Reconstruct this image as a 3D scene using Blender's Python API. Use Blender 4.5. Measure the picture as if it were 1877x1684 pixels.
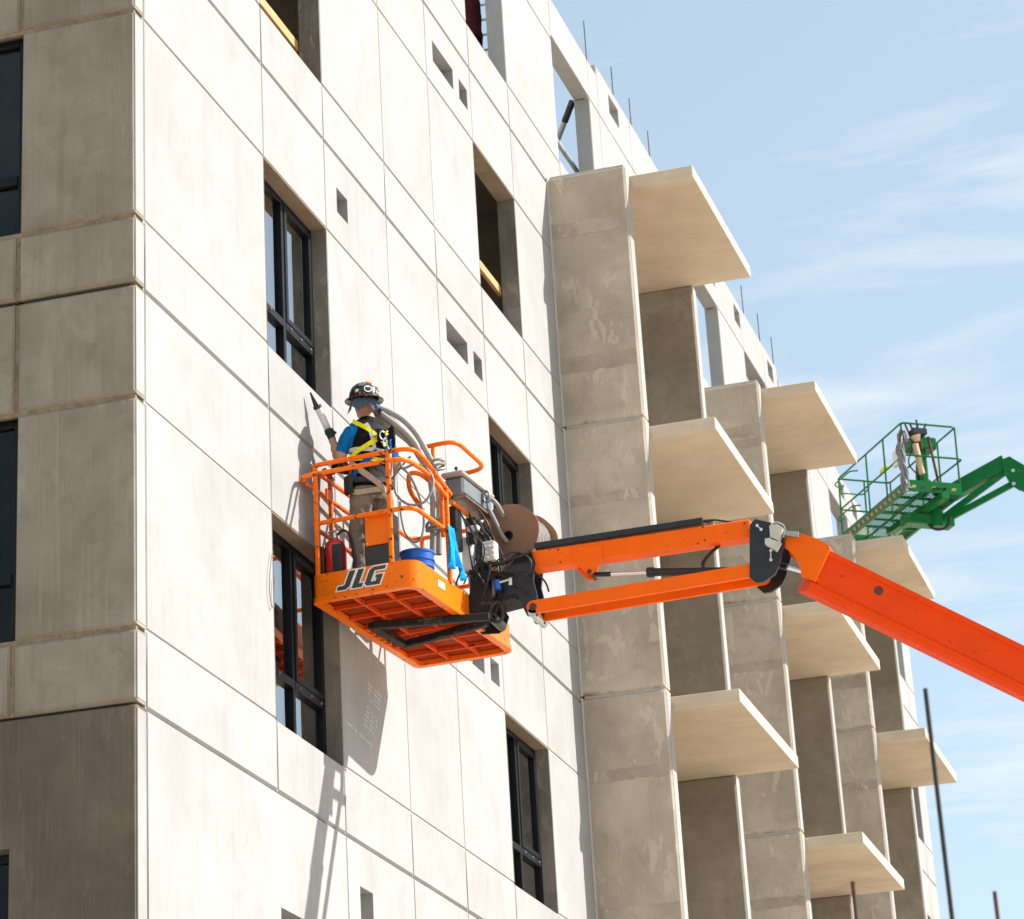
import bpy, bmesh, math, random
from mathutils import Vector, Matrix, noise
random.seed(7)
R_ = math.radians
for o in list(bpy.data.objects): bpy.data.objects.remove(o)
S = bpy.context.scene
COL = S.collection

# ------------------------------------------------------------------ camera
IW, IH = 1877.0, 1684.0
FPX, PPX, PPY = 5453.7, 711.9, 426.75
YAW, PITCH, ROLL = R_(107.5355), R_(24.57674), R_(-2.43676)
CAM = Vector((7.628, -18.062, 1.6))
fw = Vector((math.cos(PITCH)*math.cos(YAW), math.cos(PITCH)*math.sin(YAW), math.sin(PITCH)))
r0 = Vector((math.sin(YAW), -math.cos(YAW), 0)); u0 = r0.cross(fw)
rt = r0*math.cos(ROLL) + u0*math.sin(ROLL); up = -r0*math.sin(ROLL) + u0*math.cos(ROLL)
cd = bpy.data.cameras.new('camera'); cam = bpy.data.objects.new('camera', cd); COL.objects.link(cam)
cam.matrix_world = Matrix(((rt.x, up.x, -fw.x, CAM.x), (rt.y, up.y, -fw.y, CAM.y), (rt.z, up.z, -fw.z, CAM.z), (0, 0, 0, 1)))
cd.sensor_fit = 'HORIZONTAL'; cd.sensor_width = 36.0; cd.lens = FPX*36.0/IW
cd.shift_x = (IW/2-PPX)/IW; cd.shift_y = -(IH/2-PPY)/IW
cd.clip_start = 0.3; cd.clip_end = 5000
cd.dof.use_dof = True; cd.dof.focus_distance = 24.0; cd.dof.aperture_fstop = 5.6
S.camera = cam
S.render.resolution_x = 1024; S.render.resolution_y = 919

# ------------------------------------------------------------------ sky and sun
SUND = Vector((1.0, 0.42, 0.93)).normalized()          # towards the sun
elev = math.asin(SUND.z); azim = math.atan2(SUND.x, SUND.y)
W = bpy.data.worlds.new('World'); S.world = W; W.use_nodes = True
nt = W.node_tree; nt.nodes.clear()
def wn(t, **k):
    n = nt.nodes.new(t)
    for a, b in k.items(): setattr(n, a, b)
    return n
sky = wn('ShaderNodeTexSky', sky_type='NISHITA', sun_disc=False, sun_elevation=elev, sun_rotation=azim, altitude=50.0, air_density=1.0, dust_density=1.2, ozone_density=0.6)
tc = wn('ShaderNodeTexCoord'); sep = wn('ShaderNodeSeparateXYZ'); nt.links.new(tc.outputs['Generated'], sep.inputs[0])
addz = wn('ShaderNodeMath', operation='ADD'); nt.links.new(sep.outputs['Z'], addz.inputs[0]); addz.inputs[1].default_value = 0.12
mx = wn('ShaderNodeMath', operation='MAXIMUM'); nt.links.new(addz.outputs[0], mx.inputs[0]); mx.inputs[1].default_value = 0.05
dx = wn('ShaderNodeMath', operation='DIVIDE'); dy = wn('ShaderNodeMath', operation='DIVIDE')
nt.links.new(sep.outputs['X'], dx.inputs[0]); nt.links.new(mx.outputs[0], dx.inputs[1])
nt.links.new(sep.outputs['Y'], dy.inputs[0]); nt.links.new(mx.outputs[0], dy.inputs[1])
cmb = wn('ShaderNodeCombineXYZ'); nt.links.new(dx.outputs[0], cmb.inputs[0]); nt.links.new(dy.outputs[0], cmb.inputs[1])
mp = wn('ShaderNodeMapping'); nt.links.new(cmb.outputs[0], mp.inputs['Vector'])
mp.inputs['Rotation'].default_value = (0, 0, R_(-28)); mp.inputs['Scale'].default_value = (3.2, 9.0, 1.0)
n1 = wn('ShaderNodeTexNoise'); n1.inputs['Scale'].default_value = 1.3; n1.inputs['Detail'].default_value = 9; n1.inputs['Roughness'].default_value = 0.62; n1.inputs['Distortion'].default_value = 0.45
nt.links.new(mp.outputs[0], n1.inputs['Vector'])
mp2 = wn('ShaderNodeMapping'); nt.links.new(cmb.outputs[0], mp2.inputs['Vector']); mp2.inputs['Scale'].default_value = (2.0, 2.0, 1); mp2.inputs['Location'].default_value = (0.8, 3.1, 0)
n2 = wn('ShaderNodeTexNoise'); n2.inputs['Scale'].default_value = 0.9; n2.inputs['Detail'].default_value = 4
nt.links.new(mp2.outputs[0], n2.inputs['Vector'])
mul = wn('ShaderNodeMath', operation='MULTIPLY'); nt.links.new(n1.outputs[0], mul.inputs[0]); nt.links.new(n2.outputs[0], mul.inputs[1])
cr = wn('ShaderNodeMapRange'); nt.links.new(mul.outputs[0], cr.inputs[0])
cr.inputs['From Min'].default_value = 0.25; cr.inputs['From Max'].default_value = 0.45; cr.inputs['To Min'].default_value = 0.0; cr.inputs['To Max'].default_value = 0.66
mixc = wn('ShaderNodeMixRGB'); nt.links.new(cr.outputs[0], mixc.inputs[0]); mixc.inputs[2].default_value = (5.0, 5.15, 5.3, 1)
veil = wn('ShaderNodeMixRGB'); veil.inputs[0].default_value = 0.40; nt.links.new(sky.outputs[0], veil.inputs[1]); veil.inputs[2].default_value = (4.2, 5.12, 5.2, 1); nt.links.new(veil.outputs[0], mixc.inputs[1])
bg = wn('ShaderNodeBackground'); bg.inputs['Strength'].default_value = 0.10; nt.links.new(mixc.outputs[0], bg.inputs[0])
wo = wn('ShaderNodeOutputWorld'); nt.links.new(bg.outputs[0], wo.inputs[0])
sl = bpy.data.lights.new('sun', 'SUN'); sl.energy = 4.4; sl.angle = R_(0.53); sl.color = (1.0, 0.965, 0.915)
so = bpy.data.objects.new('sun', sl); COL.objects.link(so); so.rotation_euler = SUND.to_track_quat('Z', 'Y').to_euler(); so.location = (20, 10, 40)
vs = S.view_settings; vs.view_transform = 'Standard'; vs.look = 'None'; vs.exposure = 0.97; vs.gamma = 1.0; vs.use_curve_mapping = False
S.render.engine = 'CYCLES'
S.cycles.max_bounces = 6; S.cycles.diffuse_bounces = 3; S.cycles.glossy_bounces = 3; S.cycles.transparent_max_bounces = 8; S.cycles.caustics_reflective = False; S.cycles.caustics_refractive = False

# ------------------------------------------------------------------ pixel -> place helpers
def ray(px, py):
    return (rt*((px-PPX)/FPX) - up*((py-PPY)/FPX) + fw)
def PY_(px, py, y):
    d = ray(px, py); return CAM + d*((y-CAM.y)/d.y)
def PX_(px, py, x):
    d = ray(px, py); return CAM + d*((x-CAM.x)/d.x)
def PZ_(px, py, z):
    d = ray(px, py); return CAM + d*((z-CAM.z)/d.z)

# ------------------------------------------------------------------ object helpers
def link(name, me, mat=None, parent=None, smooth=False):
    o = bpy.data.objects.new(name, me); COL.objects.link(o)
    if mat is not None and len(me.materials) == 0: me.materials.append(mat)
    if parent is not None: o.parent = parent
    if smooth:
        for p in me.polygons: p.use_smooth = True
    return o
def thing(name, label, cat, loc=(0, 0, 0), group=None):
    o = bpy.data.objects.new(name, None); COL.objects.link(o); o.location = loc; o.empty_display_size = 0.1
    o['label'] = label; o['category'] = cat
    if group: o['group'] = group
    return o
def tag(o, label, cat, group=None):
    o['label'] = label; o['category'] = cat
    if group: o['group'] = group
    return o
def child(name, mb, mat, parent, smooth=None):
    me = mb.mesh(name) if isinstance(mb, MB) else mb
    sm = getattr(mb, 'smooth', False) if smooth is None else smooth
    o = link(name, me, mat, parent, sm)
    if parent is not None:
        w = Vector((0, 0, 0)); q = parent
        while q is not None: w += q.location; q = q.parent
        o.location = -w
    return o
def single(name, mb, mat, label, cat, group=None):
    me = mb.mesh(name) if isinstance(mb, MB) else mb
    # origin at the lowest middle
    xs = [v.co for v in me.vertices]; c = Vector((sum(v.x for v in xs)/len(xs), sum(v.y for v in xs)/len(xs), min(v.z for v in xs)))
    me.transform(Matrix.Translation(-c)); o = link(name, me, mat, None, getattr(mb, 'smooth', False)); o.location = c
    return tag(o, label, cat, group)

def fillet(pts, r, n=5, closed=False):
    pts = [Vector(p) for p in pts]; out = []; N = len(pts)
    for i, p in enumerate(pts):
        if not closed and i in (0, N-1): out.append(p); continue
        a = pts[i-1]-p; b = pts[(i+1) % N]-p
        ra = min(r, a.length*0.45); rb = min(r, b.length*0.45)
        if a.length < 1e-6 or b.length < 1e-6 or a.normalized().dot(b.normalized()) < -0.999: out.append(p); continue
        A = p+a.normalized()*ra; B = p+b.normalized()*rb
        for k in range(n+1):
            t = k/n; out.append(A*(1-t)**2 + p*2*t*(1-t) + B*t*t)
    return out
def spline(pts, n=6):
    pts = [Vector(p) for p in pts]; out = []
    for i in range(len(pts)-1):
        p0 = pts[max(i-1, 0)]; p1 = pts[i]; p2 = pts[i+1]; p3 = pts[min(i+2, len(pts)-1)]
        for k in range(n):
            t = k/n
            out.append(0.5*((2*p1)+(p2-p0)*t+(2*p0-5*p1+4*p2-p3)*t*t+(3*p1-p0-3*p2+p3)*t**3))
    out.append(pts[-1]); return out

class MB:
    def __init__(s, smooth=False): s.v = []; s.f = []; s.smooth = smooth; s.mi = []; s.cur = 0; s.autosmooth = None
    def add(s, vs, fs):
        b = len(s.v); s.v += [tuple(v) for v in vs]
        for f in fs: s.f.append(tuple(b+i for i in f)); s.mi.append(s.cur)
    def box(s, lo, hi, c=0.0):
        x0, y0, z0 = lo; x1, y1, z1 = hi
        s.frame(Vector(((x0+x1)/2, (y0+y1)/2, (z0+z1)/2)), Vector((1, 0, 0)), Vector((0, 1, 0)), Vector((0, 0, 1)), (x1-x0)/2, (y1-y0)/2, (z1-z0)/2, c)
    def frame(s, o, X, Y, Z, hx, hy, hz, c=0.0):
        """box with half sizes along an own frame, edges chamfered by c"""
        if c <= 0:
            vs = [o+X*(hx*a)+Y*(hy*b)+Z*(hz*d) for d in (-1, 1) for b in (-1, 1) for a in (-1, 1)]
            s.add(vs, [(0, 2, 3, 1), (4, 5, 7, 6), (0, 1, 5, 4), (2, 6, 7, 3), (0, 4, 6, 2), (1, 3, 7, 5)]); return
        c = min(c, hx*.9, hy*.9, hz*.9)
        idx = {}; vs = []
        for sx in (-1, 1):
            for sy in (-1, 1):
                for sz in (-1, 1):
                    for k, (a, b, d) in enumerate(((hx, hy-c, hz-c), (hx-c, hy, hz-c), (hx-c, hy-c, hz))):
                        idx[(sx, sy, sz, k)] = len(vs); vs.append(o+X*(sx*a)+Y*(sy*b)+Z*(sz*d))
        fs = []
        for q in (-1, 1):
            fs.append([idx[(q, a, b, 0)] for a, b in ((-1, -1), (1, -1), (1, 1), (-1, 1))])
            fs.append([idx[(a, q, b, 1)] for a, b in ((-1, -1), (1, -1), (1, 1), (-1, 1))])
            fs.append([idx[(a, b, q, 2)] for a, b in ((-1, -1), (1, -1), (1, 1), (-1, 1))])
        for a in (-1, 1):
            for b in (-1, 1):
                fs.append([idx[(a, b, -1, 0)], idx[(a, b, 1, 0)], idx[(a, b, 1, 1)], idx[(a, b, -1, 1)]])
                fs.append([idx[(a, -1, b, 0)], idx[(a, 1, b, 0)], idx[(a, 1, b, 2)], idx[(a, -1, b, 2)]])
                fs.append([idx[(-1, a, b, 1)], idx[(1, a, b, 1)], idx[(1, a, b, 2)], idx[(-1, a, b, 2)]])
                for d in (-1, 1): fs.append([idx[(a, b, d, 0)], idx[(a, b, d, 1)], idx[(a, b, d, 2)]])
        s.add(vs, fs)
    def beam(s, a, b, w, h, upv=(0, 0, 1), c=0.0):
        a = Vector(a); b = Vector(b); X = (b-a).normalized(); Y = Vector(upv).cross(X).normalized(); Z = X.cross(Y)
        s.frame((a+b)/2, X, Y, Z, (b-a).length/2, w/2, h/2, c)
    def tube(s, pts, r, n=10, closed=False, cap=True, radii=None):
        pts = [Vector(p) for p in pts]; N = len(pts); rings = []
        T = []
        for i in range(N):
            a = pts[i-1] if (i > 0 or closed) else pts[i]; b = pts[(i+1) % N] if (i < N-1 or closed) else pts[i]
            d = (b-a); T.append(d.normalized() if d.length > 1e-9 else Vector((0, 0, 1)))
        ref = Vector((0, 0, 1)) if abs(T[0].z) < 0.9 else Vector((1, 0, 0))
        Nn = T[0].cross(ref).normalized(); base = len(s.v); vs = []
        for i in range(N):
            Nn = (Nn - T[i]*Nn.dot(T[i])); Nn = Nn.normalized() if Nn.length > 1e-6 else T[i].orthogonal().normalized()
            Bn = T[i].cross(Nn); rr = radii[i] if radii else r
            for k in range(n):
                an = 2*math.pi*k/n; vs.append(pts[i]+(Nn*math.cos(an)+Bn*math.sin(an))*rr)
        fs = []
        for i in range(N if closed else N-1):
            j = (i+1) % N
            for k in range(n):
                k2 = (k+1) % n; fs.append((i*n+k, i*n+k2, j*n+k2, j*n+k))
        if cap and not closed: fs.append(tuple(range(n-1, -1, -1))); fs.append(tuple((N-1)*n+k for k in range(n)))
        s.add(vs, fs)
    def cyl(s, a, b, r, n=16, r2=None, c=0.0):
        a = Vector(a); b = Vector(b); r2 = r if r2 is None else r2; d = (b-a).normalized()
        if c > 0: s.tube([a, a+d*c*.01, a+d*c, b-d*c, b-d*c*.01, b], r, n, radii=[r-c, r-c, r, r2, r2-c, r2-c])
        else: s.tube([a, b], r, n, radii=[r, r2])
    def prism(s, poly, ext):
        """poly: 3-D points in one plane; ext: extrusion vector"""
        poly = [Vector(p) for p in poly]; ext = Vector(ext); n = len(poly)
        s.add(poly+[p+ext for p in poly], [tuple(range(n)), tuple(range(2*n-1, n-1, -1))]+[(i, i+n, (i+1) % n+n, (i+1) % n) for i in range(n)])
    def lathe(s, o, axis, prof, n=24, cap=True):
        axis = Vector(axis).normalized(); X = axis.orthogonal().normalized(); Y = axis.cross(X); o = Vector(o)
        vs = []
        for (r, h) in prof:
            for k in range(n):
                an = 2*math.pi*k/n; vs.append(o+axis*h+(X*math.cos(an)+Y*math.sin(an))*r)
        fs = [(i*n+k, i*n+(k+1) % n, (i+1)*n+(k+1) % n, (i+1)*n+k) for i in range(len(prof)-1) for k in range(n)]
        if cap: fs.append(tuple(range(n-1, -1, -1))); fs.append(tuple((len(prof)-1)*n+k for k in range(n)))
        s.add(vs, fs)
    def sphere(s, o, r, n=12, sx=1, sy=1, sz=1):
        o = Vector(o); vs = [o+Vector((0, 0, -r*sz))]; fs = []
        m = max(4, n//2)
        for i in range(1, m):
            t = math.pi*i/m-math.pi/2
            for k in range(n):
                a = 2*math.pi*k/n; vs.append(o+Vector((r*sx*math.cos(t)*math.cos(a), r*sy*math.cos(t)*math.sin(a), r*sz*math.sin(t))))
        vs.append(o+Vector((0, 0, r*sz))); L = len(vs)-1
        for k in range(n): fs.append((0, 1+(k+1) % n, 1+k)); fs.append((L, 1+(m-2)*n+k, 1+(m-2)*n+(k+1) % n))
        for i in range(m-2):
            for k in range(n): fs.append((1+i*n+k, 1+i*n+(k+1) % n, 1+(i+1)*n+(k+1) % n, 1+(i+1)*n+k))
        s.add(vs, fs)
    def mesh(s, name, mats=None):
        me = bpy.data.meshes.new(name); me.from_pydata(s.v, [], s.f)
        bm = bmesh.new(); bm.from_mesh(me); bmesh.ops.recalc_face_normals(bm, faces=bm.faces)
        bm.to_mesh(me); bm.free()
        if mats:
            for m in mats: me.materials.append(m)
            for p, i in zip(me.polygons, s.mi): p.material_index = i
        if s.smooth:
            for p in me.polygons: p.use_smooth = True
            try: me.set_sharp_from_angle(angle=R_(40))
            except Exception: pass
        return me

# ------------------------------------------------------------------ materials
class NT:
    def __init__(s, name):
        s.m = bpy.data.materials.new(name); s.m.use_nodes = True; s.t = s.m.node_tree; s.b = s.t.nodes['Principled BSDF']; s._pos = None
    def n(s, t, **k):
        q = s.t.nodes.new(t)
        for a, b in k.items():
            if a.startswith('i_'):
                q.inputs[a[2:].replace('_', ' ')].default_value = b
            else: setattr(q, a, b)
        return q
    def l(s, a, b): s.t.links.new(a, b)
    def pos(s, scale=(1, 1, 1), rnd=0.0):
        g = s.n('ShaderNodeNewGeometry'); out = g.outputs['Position']
        if rnd:
            oi = s.n('ShaderNodeObjectInfo'); mu = s.n('ShaderNodeMath', operation='MULTIPLY'); s.l(oi.outputs['Random'], mu.inputs[0]); mu.inputs[1].default_value = rnd
            va = s.n('ShaderNodeVectorMath', operation='ADD'); s.l(out, va.inputs[0]); s.l(mu.outputs[0], va.inputs[1]); out = va.outputs[0]
        m = s.n('ShaderNodeMapping'); s.l(out, m.inputs['Vector']); m.inputs['Scale'].default_value = scale
        return m.outputs[0]
    def noise(s, scale, detail=4, rough=0.55, vec=None, dist=0.0):
        q = s.n('ShaderNodeTexNoise'); q.inputs['Scale'].default_value = scale; q.inputs['Detail'].default_value = detail; q.inputs['Roughness'].default_value = rough; q.inputs['Distortion'].default_value = dist
        if vec is not None: s.l(vec, q.inputs['Vector'])
        return q.outputs[0]
    def rng(s, a, f0, f1, t0=0.0, t1=1.0):
        q = s.n('ShaderNodeMapRange'); s.l(a, q.inputs[0]); q.inputs[1].default_value = f0; q.inputs[2].default_value = f1; q.inputs[3].default_value = t0; q.inputs[4].default_value = t1; return q.outputs[0]
    def math(s, op, a, b):
        q = s.n('ShaderNodeMath', operation=op)
        for i, x in enumerate((a, b)):
            if isinstance(x, (int, float)): q.inputs[i].default_value = x
            else: s.l(x, q.inputs[i])
        return q.outputs[0]
    def mix(s, f, a, b, mode='MIX'):
        q = s.n('ShaderNodeMixRGB', blend_type=mode)
        for i, x in ((0, f), (1, a), (2, b)):
            if isinstance(x, (int, float)): q.inputs[i].default_value = x
            elif isinstance(x, tuple): q.inputs[i].default_value = x if len(x) == 4 else x+(1,)
            else: s.l(x, q.inputs[i])
        return q.outputs[0]
    def bump(s, h, strength, dist=0.01):
        q = s.n('ShaderNodeBump'); q.inputs['Strength'].default_value = strength; q.inputs['Distance'].default_value = dist; s.l(h, q.inputs['Height']); s.l(q.outputs[0], s.b.inputs['Normal'])
    def base(s, c):
        if isinstance(c, tuple): s.b.inputs['Base Color'].default_value = c if len(c) == 4 else c+(1,)
        else: s.l(c, s.b.inputs['Base Color'])
    def rough(s, r):
        if isinstance(r, (int, float)): s.b.inputs['Roughness'].default_value = r
        else: s.l(r, s.b.inputs['Roughness'])

def concrete(name, lo, hi, streak=0.5, blot=0.5, smear=0.0, grain=False, rust=False, rnd=40.0, tone=0.25, stain=0.35):
    k = NT(name); p = k.pos((1, 1, 1), rnd)
    big = k.noise(1.1, 3, 0.6, p, 0.3); col = k.mix(k.rng(big, 0.32, 0.70), lo, hi)
    mid = k.noise(4.5, 7, 0.66, p, 0.6); col = k.mix(k.math('MULTIPLY', k.rng(mid, 0.50, 0.74), blot*0.55), col, tuple(x*0.62 for x in lo))
    ps = k.pos((7.0, 7.0, 0.32), rnd); st = k.noise(2.2, 6, 0.66, ps); col = k.mix(k.math('MULTIPLY', k.rng(st, 0.52, 0.78), streak*0.5), col, tuple(x*0.66 for x in lo))
    st2 = k.noise(6.0, 3, 0.5, k.pos((9, 9, 0.2), rnd)); col = k.mix(k.math('MULTIPLY', k.rng(st2, 0.56, 0.75), streak*0.35), col, tuple(min(1, x*1.18) for x in hi))
    if smear:
        sm = k.noise(7.0, 4, 0.55, k.pos((1.0, 1.0, 0.40), rnd), 1.0); band = k.math('MULTIPLY', k.rng(sm, 0.57, 0.585), k.rng(k.noise(1.4, 2, 0.5, k.pos((1, 1, 1), rnd*2)), 0.48, 0.56))
        col = k.mix(k.math('MULTIPLY', band, smear), col, tuple(min(1, x*1.25) for x in hi))
        v = k.n('ShaderNodeTexVoronoi'); v.inputs['Scale'].default_value = 5.5; v.inputs['Randomness'].default_value = 1; k.l(k.pos((1, 1, .8), rnd), v.inputs['Vector'])
        sp = k.rng(v.outputs['Distance'], 0.10, 0.075); gate = k.rng(k.noise(1.7, 2, 0.5, k.pos((1, 1, 1), rnd*1.7)), 0.52, 0.60)
        col = k.mix(k.math('MULTIPLY', k.math('MULTIPLY', sp, gate), smear*0.9), col, tuple(min(1, x*1.3) for x in hi))
    if grain:
        g2 = k.noise(2.2, 5, 0.65, k.pos((0.55, 5.0, 5.0), rnd), 0.5); col = k.mix(k.rng(g2, 0.45, 0.80, 0, 0.26), col, tuple(x*0.62 for x in lo))
    if rust:
        gz = k.n('ShaderNodeSeparateXYZ'); gg = k.n('ShaderNodeNewGeometry'); k.l(gg.outputs['Position'], gz.inputs[0])
        fr = k.math('FRACT', k.math('DIVIDE', k.math('SUBTRACT', gz.outputs['Z'], ZJ+0.03*HS), HS), 0.0)
        near = k.rng(fr, 0.022, 0.004); rn = k.rng(k.noise(3.2, 3, 0.6, k.pos((1, 1, .2), rnd)), 0.50, 0.62)
        pale = k.rng(fr, 0.05, 0.01); col = k.mix(k.math('MULTIPLY', pale, 0.35), col, tuple(min(1, x*1.25) for x in hi))
        col = k.mix(k.math('MULTIPLY', near, rn), col, (0.30, 0.11, 0.035))
    oi = k.n('ShaderNodeObjectInfo'); col = k.mix(k.rng(oi.outputs['Random'], 0, 1, 0.0, tone), col, tuple(x*0.8 for x in lo))
    ed = k.noise(0.55, 4, 0.65, k.pos((1, 1, 0.6), rnd*1.3), 0.8); col = k.mix(k.rng(ed, 0.52, 0.72, 0, stain), col, tuple(x*0.70*c for x, c in zip(lo, (1.0, 0.98, 0.94))))
    fine = k.noise(90, 1, 0.6, p); col = k.mix(k.rng(fine, 0.30, 0.75, 0, 0.30), col, tuple(x*0.7 for x in lo))
    pit = k.n('ShaderNodeTexVoronoi'); pit.inputs['Scale'].default_value = 14; k.l(p, pit.inputs['Vector'])
    ph = k.rng(pit.outputs['Distance'], 0.028, 0.045); col = k.mix(ph, tuple(x*0.45 for x in lo), col)
    k.base(col); k.rough(0.86); k.b.inputs['Specular IOR Level'].default_value = 0.25
    k.bump(k.math('ADD', k.math('MULTIPLY', mid, 0.6), k.math('MULTIPLY', k.noise(45, 2, 0.65, p), 0.35)), 0.22, 0.012)
    return k.m
def plain(name, c, rough=0.5, metal=0.0, var=0.12, vs=8.0, bump=0.0, bs=60, spec=0.5, coat=0.0):
    k = NT(name); p = k.pos((1, 1, 1), 11.0)
    nz = k.noise(vs, 5, 0.6, p); k.base(k.mix(k.rng(nz, 0.3, 0.7), tuple(x*(1-var) for x in c), tuple(min(1, x*(1+var)) for x in c)))
    k.rough(k.rng(k.noise(vs*2.3, 4, 0.6, p), 0.3, 0.7, max(0.02, rough-0.07), min(1, rough+0.07))); k.b.inputs['Metallic'].default_value = metal
    k.b.inputs['Specular IOR Level'].default_value = spec
    if coat: k.b.inputs['Coat Weight'].default_value = coat; k.b.inputs['Coat Roughness'].default_value = 0.12
    if bump: k.bump(k.noise(bs, 4, 0.6, p), bump, 0.004)
    return k.m
def paint(name, c, wear=0.5, rough=0.33, chip=(0.055, 0.04, 0.032), dust=0.2):
    k = NT(name); p = k.pos((1, 1, 1), 5.0)
    col = k.mix(k.rng(k.noise(3.0, 5, 0.6, p), 0.3, 0.7), tuple(x*0.9 for x in c), tuple(min(1, x*1.06) for x in c))
    col = k.mix(k.rng(k.noise(2.2, 6, 0.7, k.pos((1, 1, 2.5), 5)), 0.55, 0.8, 0, dust), col, (0.36, 0.29, 0.22))
    ch = k.rng(k.noise(16.0, 8, 0.72, k.pos((1, 1, 1.6), 5), 0.4), 0.665-0.075*wear, 0.685-0.075*wear)
    sc = k.rng(k.noise(5.0, 5, 0.7, k.pos((3, 3, 40), 5)), 0.68, 0.72, 0, 0.4*wear)
    col = k.mix(ch, col, chip); col = k.mix(sc, col, tuple(min(1, x*0.6+0.12) for x in c))
    k.base(col); k.rough(k.mix(ch, (rough,)*3, (0.75,)*3)); k.b.inputs['Specular IOR Level'].default_value = 0.16
    k.bump(k.math('ADD', k.math('MULTIPLY', ch, -0.6), k.math('MULTIPLY', k.noise(30, 4, .6, p), 0.25)), 0.15, 0.004)
    return k.m
def fabric(name, c, fold=0.6, rough=0.8, scale=14):
    k = NT(name); p = k.pos((1, 1, 0.6), 0)
    f = k.noise(scale, 4, 0.6, p, 1.2); k.base(k.mix(k.rng(f, 0.3, 0.7), tuple(x*0.75 for x in c), tuple(min(1, x*1.2) for x in c))); k.rough(rough)
    k.b.inputs['Specular IOR Level'].default_value = 0.07
    k.bump(k.math('ADD', f, k.math('MULTIPLY', k.noise(260, 2, .5, p), 0.08)), fold, 0.03)
    return k.m
def glassmat(name, tint=(0.55, 0.62, 0.60), ior=1.7):
    m = bpy.data.materials.new(name); m.use_nodes = True; t = m.node_tree; t.nodes.clear()
    o = t.nodes.new('ShaderNodeOutputMaterial'); mixn = t.nodes.new('ShaderNodeMixShader'); lw = t.nodes.new('ShaderNodeLayerWeight'); lw.inputs[0].default_value = 0.5; pw = t.nodes.new('ShaderNodeMath'); pw.operation = 'POWER'; pw.inputs[1].default_value = 2.6; t.links.new(lw.outputs['Facing'], pw.inputs[0]); fr = t.nodes.new('ShaderNodeMath'); fr.operation = 'MULTIPLY_ADD'; fr.inputs[1].default_value = 1.55; fr.inputs[2].default_value = 0.010; t.links.new(pw.outputs[0], fr.inputs[0])
    tr = t.nodes.new('ShaderNodeBsdfTransparent'); tr.inputs[0].default_value = tint+(1,); gl = t.nodes.new('ShaderNodeBsdfGlossy'); gl.inputs['Roughness'].default_value = 0.015
    n = t.nodes.new('ShaderNodeTexNoise'); n.inputs['Scale'].default_value = 1.6; g = t.nodes.new('ShaderNodeNewGeometry'); t.links.new(g.outputs['Position'], n.inputs['Vector'])
    b = t.nodes.new('ShaderNodeBump'); b.inputs['Strength'].default_value = 0.04; b.inputs['Distance'].default_value = 0.02; t.links.new(n.outputs[0], b.inputs['Height']); t.links.new(b.outputs[0], gl.inputs['Normal'])
    t.links.new(fr.outputs[0], mixn.inputs[0]); t.links.new(tr.outputs[0], mixn.inputs[1]); t.links.new(gl.outputs[0], mixn.inputs[2]); t.links.new(mixn.outputs[0], o.inputs[0])
    return m

HS = 3.1; ZJ = 7.0907
def LV(l): return ZJ+HS*l

M = {}
M['facade'] = concrete('concrete_facade', (0.330, 0.324, 0.314), (0.408, 0.402, 0.391), 0.75, 0.45, tone=0.24, stain=0.26)
M['gable'] = concrete('concrete_gable_shaded', (0.226, 0.190, 0.148), (0.355, 0.305, 0.243), 1.0, 0.8, 0.2)  # gable shade put into the base colour, darker than the real concrete
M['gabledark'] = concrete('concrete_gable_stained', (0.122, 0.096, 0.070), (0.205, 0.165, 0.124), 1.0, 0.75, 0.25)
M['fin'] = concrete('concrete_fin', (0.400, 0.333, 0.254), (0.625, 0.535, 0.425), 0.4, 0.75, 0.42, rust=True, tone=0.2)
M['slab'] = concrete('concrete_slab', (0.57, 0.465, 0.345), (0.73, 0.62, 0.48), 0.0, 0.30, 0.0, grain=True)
M['finback'] = concrete('concrete_recess_wall', (0.235, 0.203, 0.160), (0.385, 0.338, 0.272), 0.3, 0.9, 0.2, grain=True)  # darker streaked concrete, with the shade under the slabs also in its colour
M['grout'] = concrete('concrete_grout', (0.37, 0.305, 0.232), (0.60, 0.505, 0.40), 0.2, 1.0, 0.6)
M['inner'] = concrete('concrete_inner', (0.40, 0.35, 0.29), (0.55, 0.49, 0.41), 0.4, 0.7)
M['sealant'] = plain('sealant', (0.46, 0.44, 0.40), 0.7)
M['tanseal'] = plain('tan_backing', (0.235, 0.172, 0.108), 0.85, 0, 0.3, 14)
M['void'] = plain('open_joint_dark', (0.02, 0.018, 0.016), 0.9)  # near-black fill stands for the darkness inside the open storey joints
M['frame'] = plain('window_aluminium', (0.007, 0.008, 0.010), 0.45, 0.0, 0.1, spec=0.18)
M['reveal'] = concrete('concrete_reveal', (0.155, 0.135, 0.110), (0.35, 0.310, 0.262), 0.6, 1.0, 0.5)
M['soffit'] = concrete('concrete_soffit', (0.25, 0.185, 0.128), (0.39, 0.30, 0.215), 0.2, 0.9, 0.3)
M['wframe'] = plain('white_window_frame', (0.72, 0.73, 0.70), 0.45)
M['glass'] = glassmat('window_glass')
M['steel'] = plain('steel', (0.55, 0.55, 0.54), 0.32, 1.0, 0.15)
M['chrome'] = plain('chrome_rod', (0.75, 0.75, 0.76), 0.10, 1.0, 0.04)
M['galv'] = plain('galvanised_steel', (0.42, 0.43, 0.44), 0.45, 0.8, 0.2)
M['orange'] = paint('orange_paint', (0.93, 0.165, 0.003), 0.12, dust=0.06)
M['orangeworn'] = paint('orange_paint_worn', (0.93, 0.170, 0.004), 0.80, dust=0.12)
M['rail'] = paint('orange_rail_paint', (0.93, 0.170, 0.004), 1.35, dust=0.10)
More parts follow.
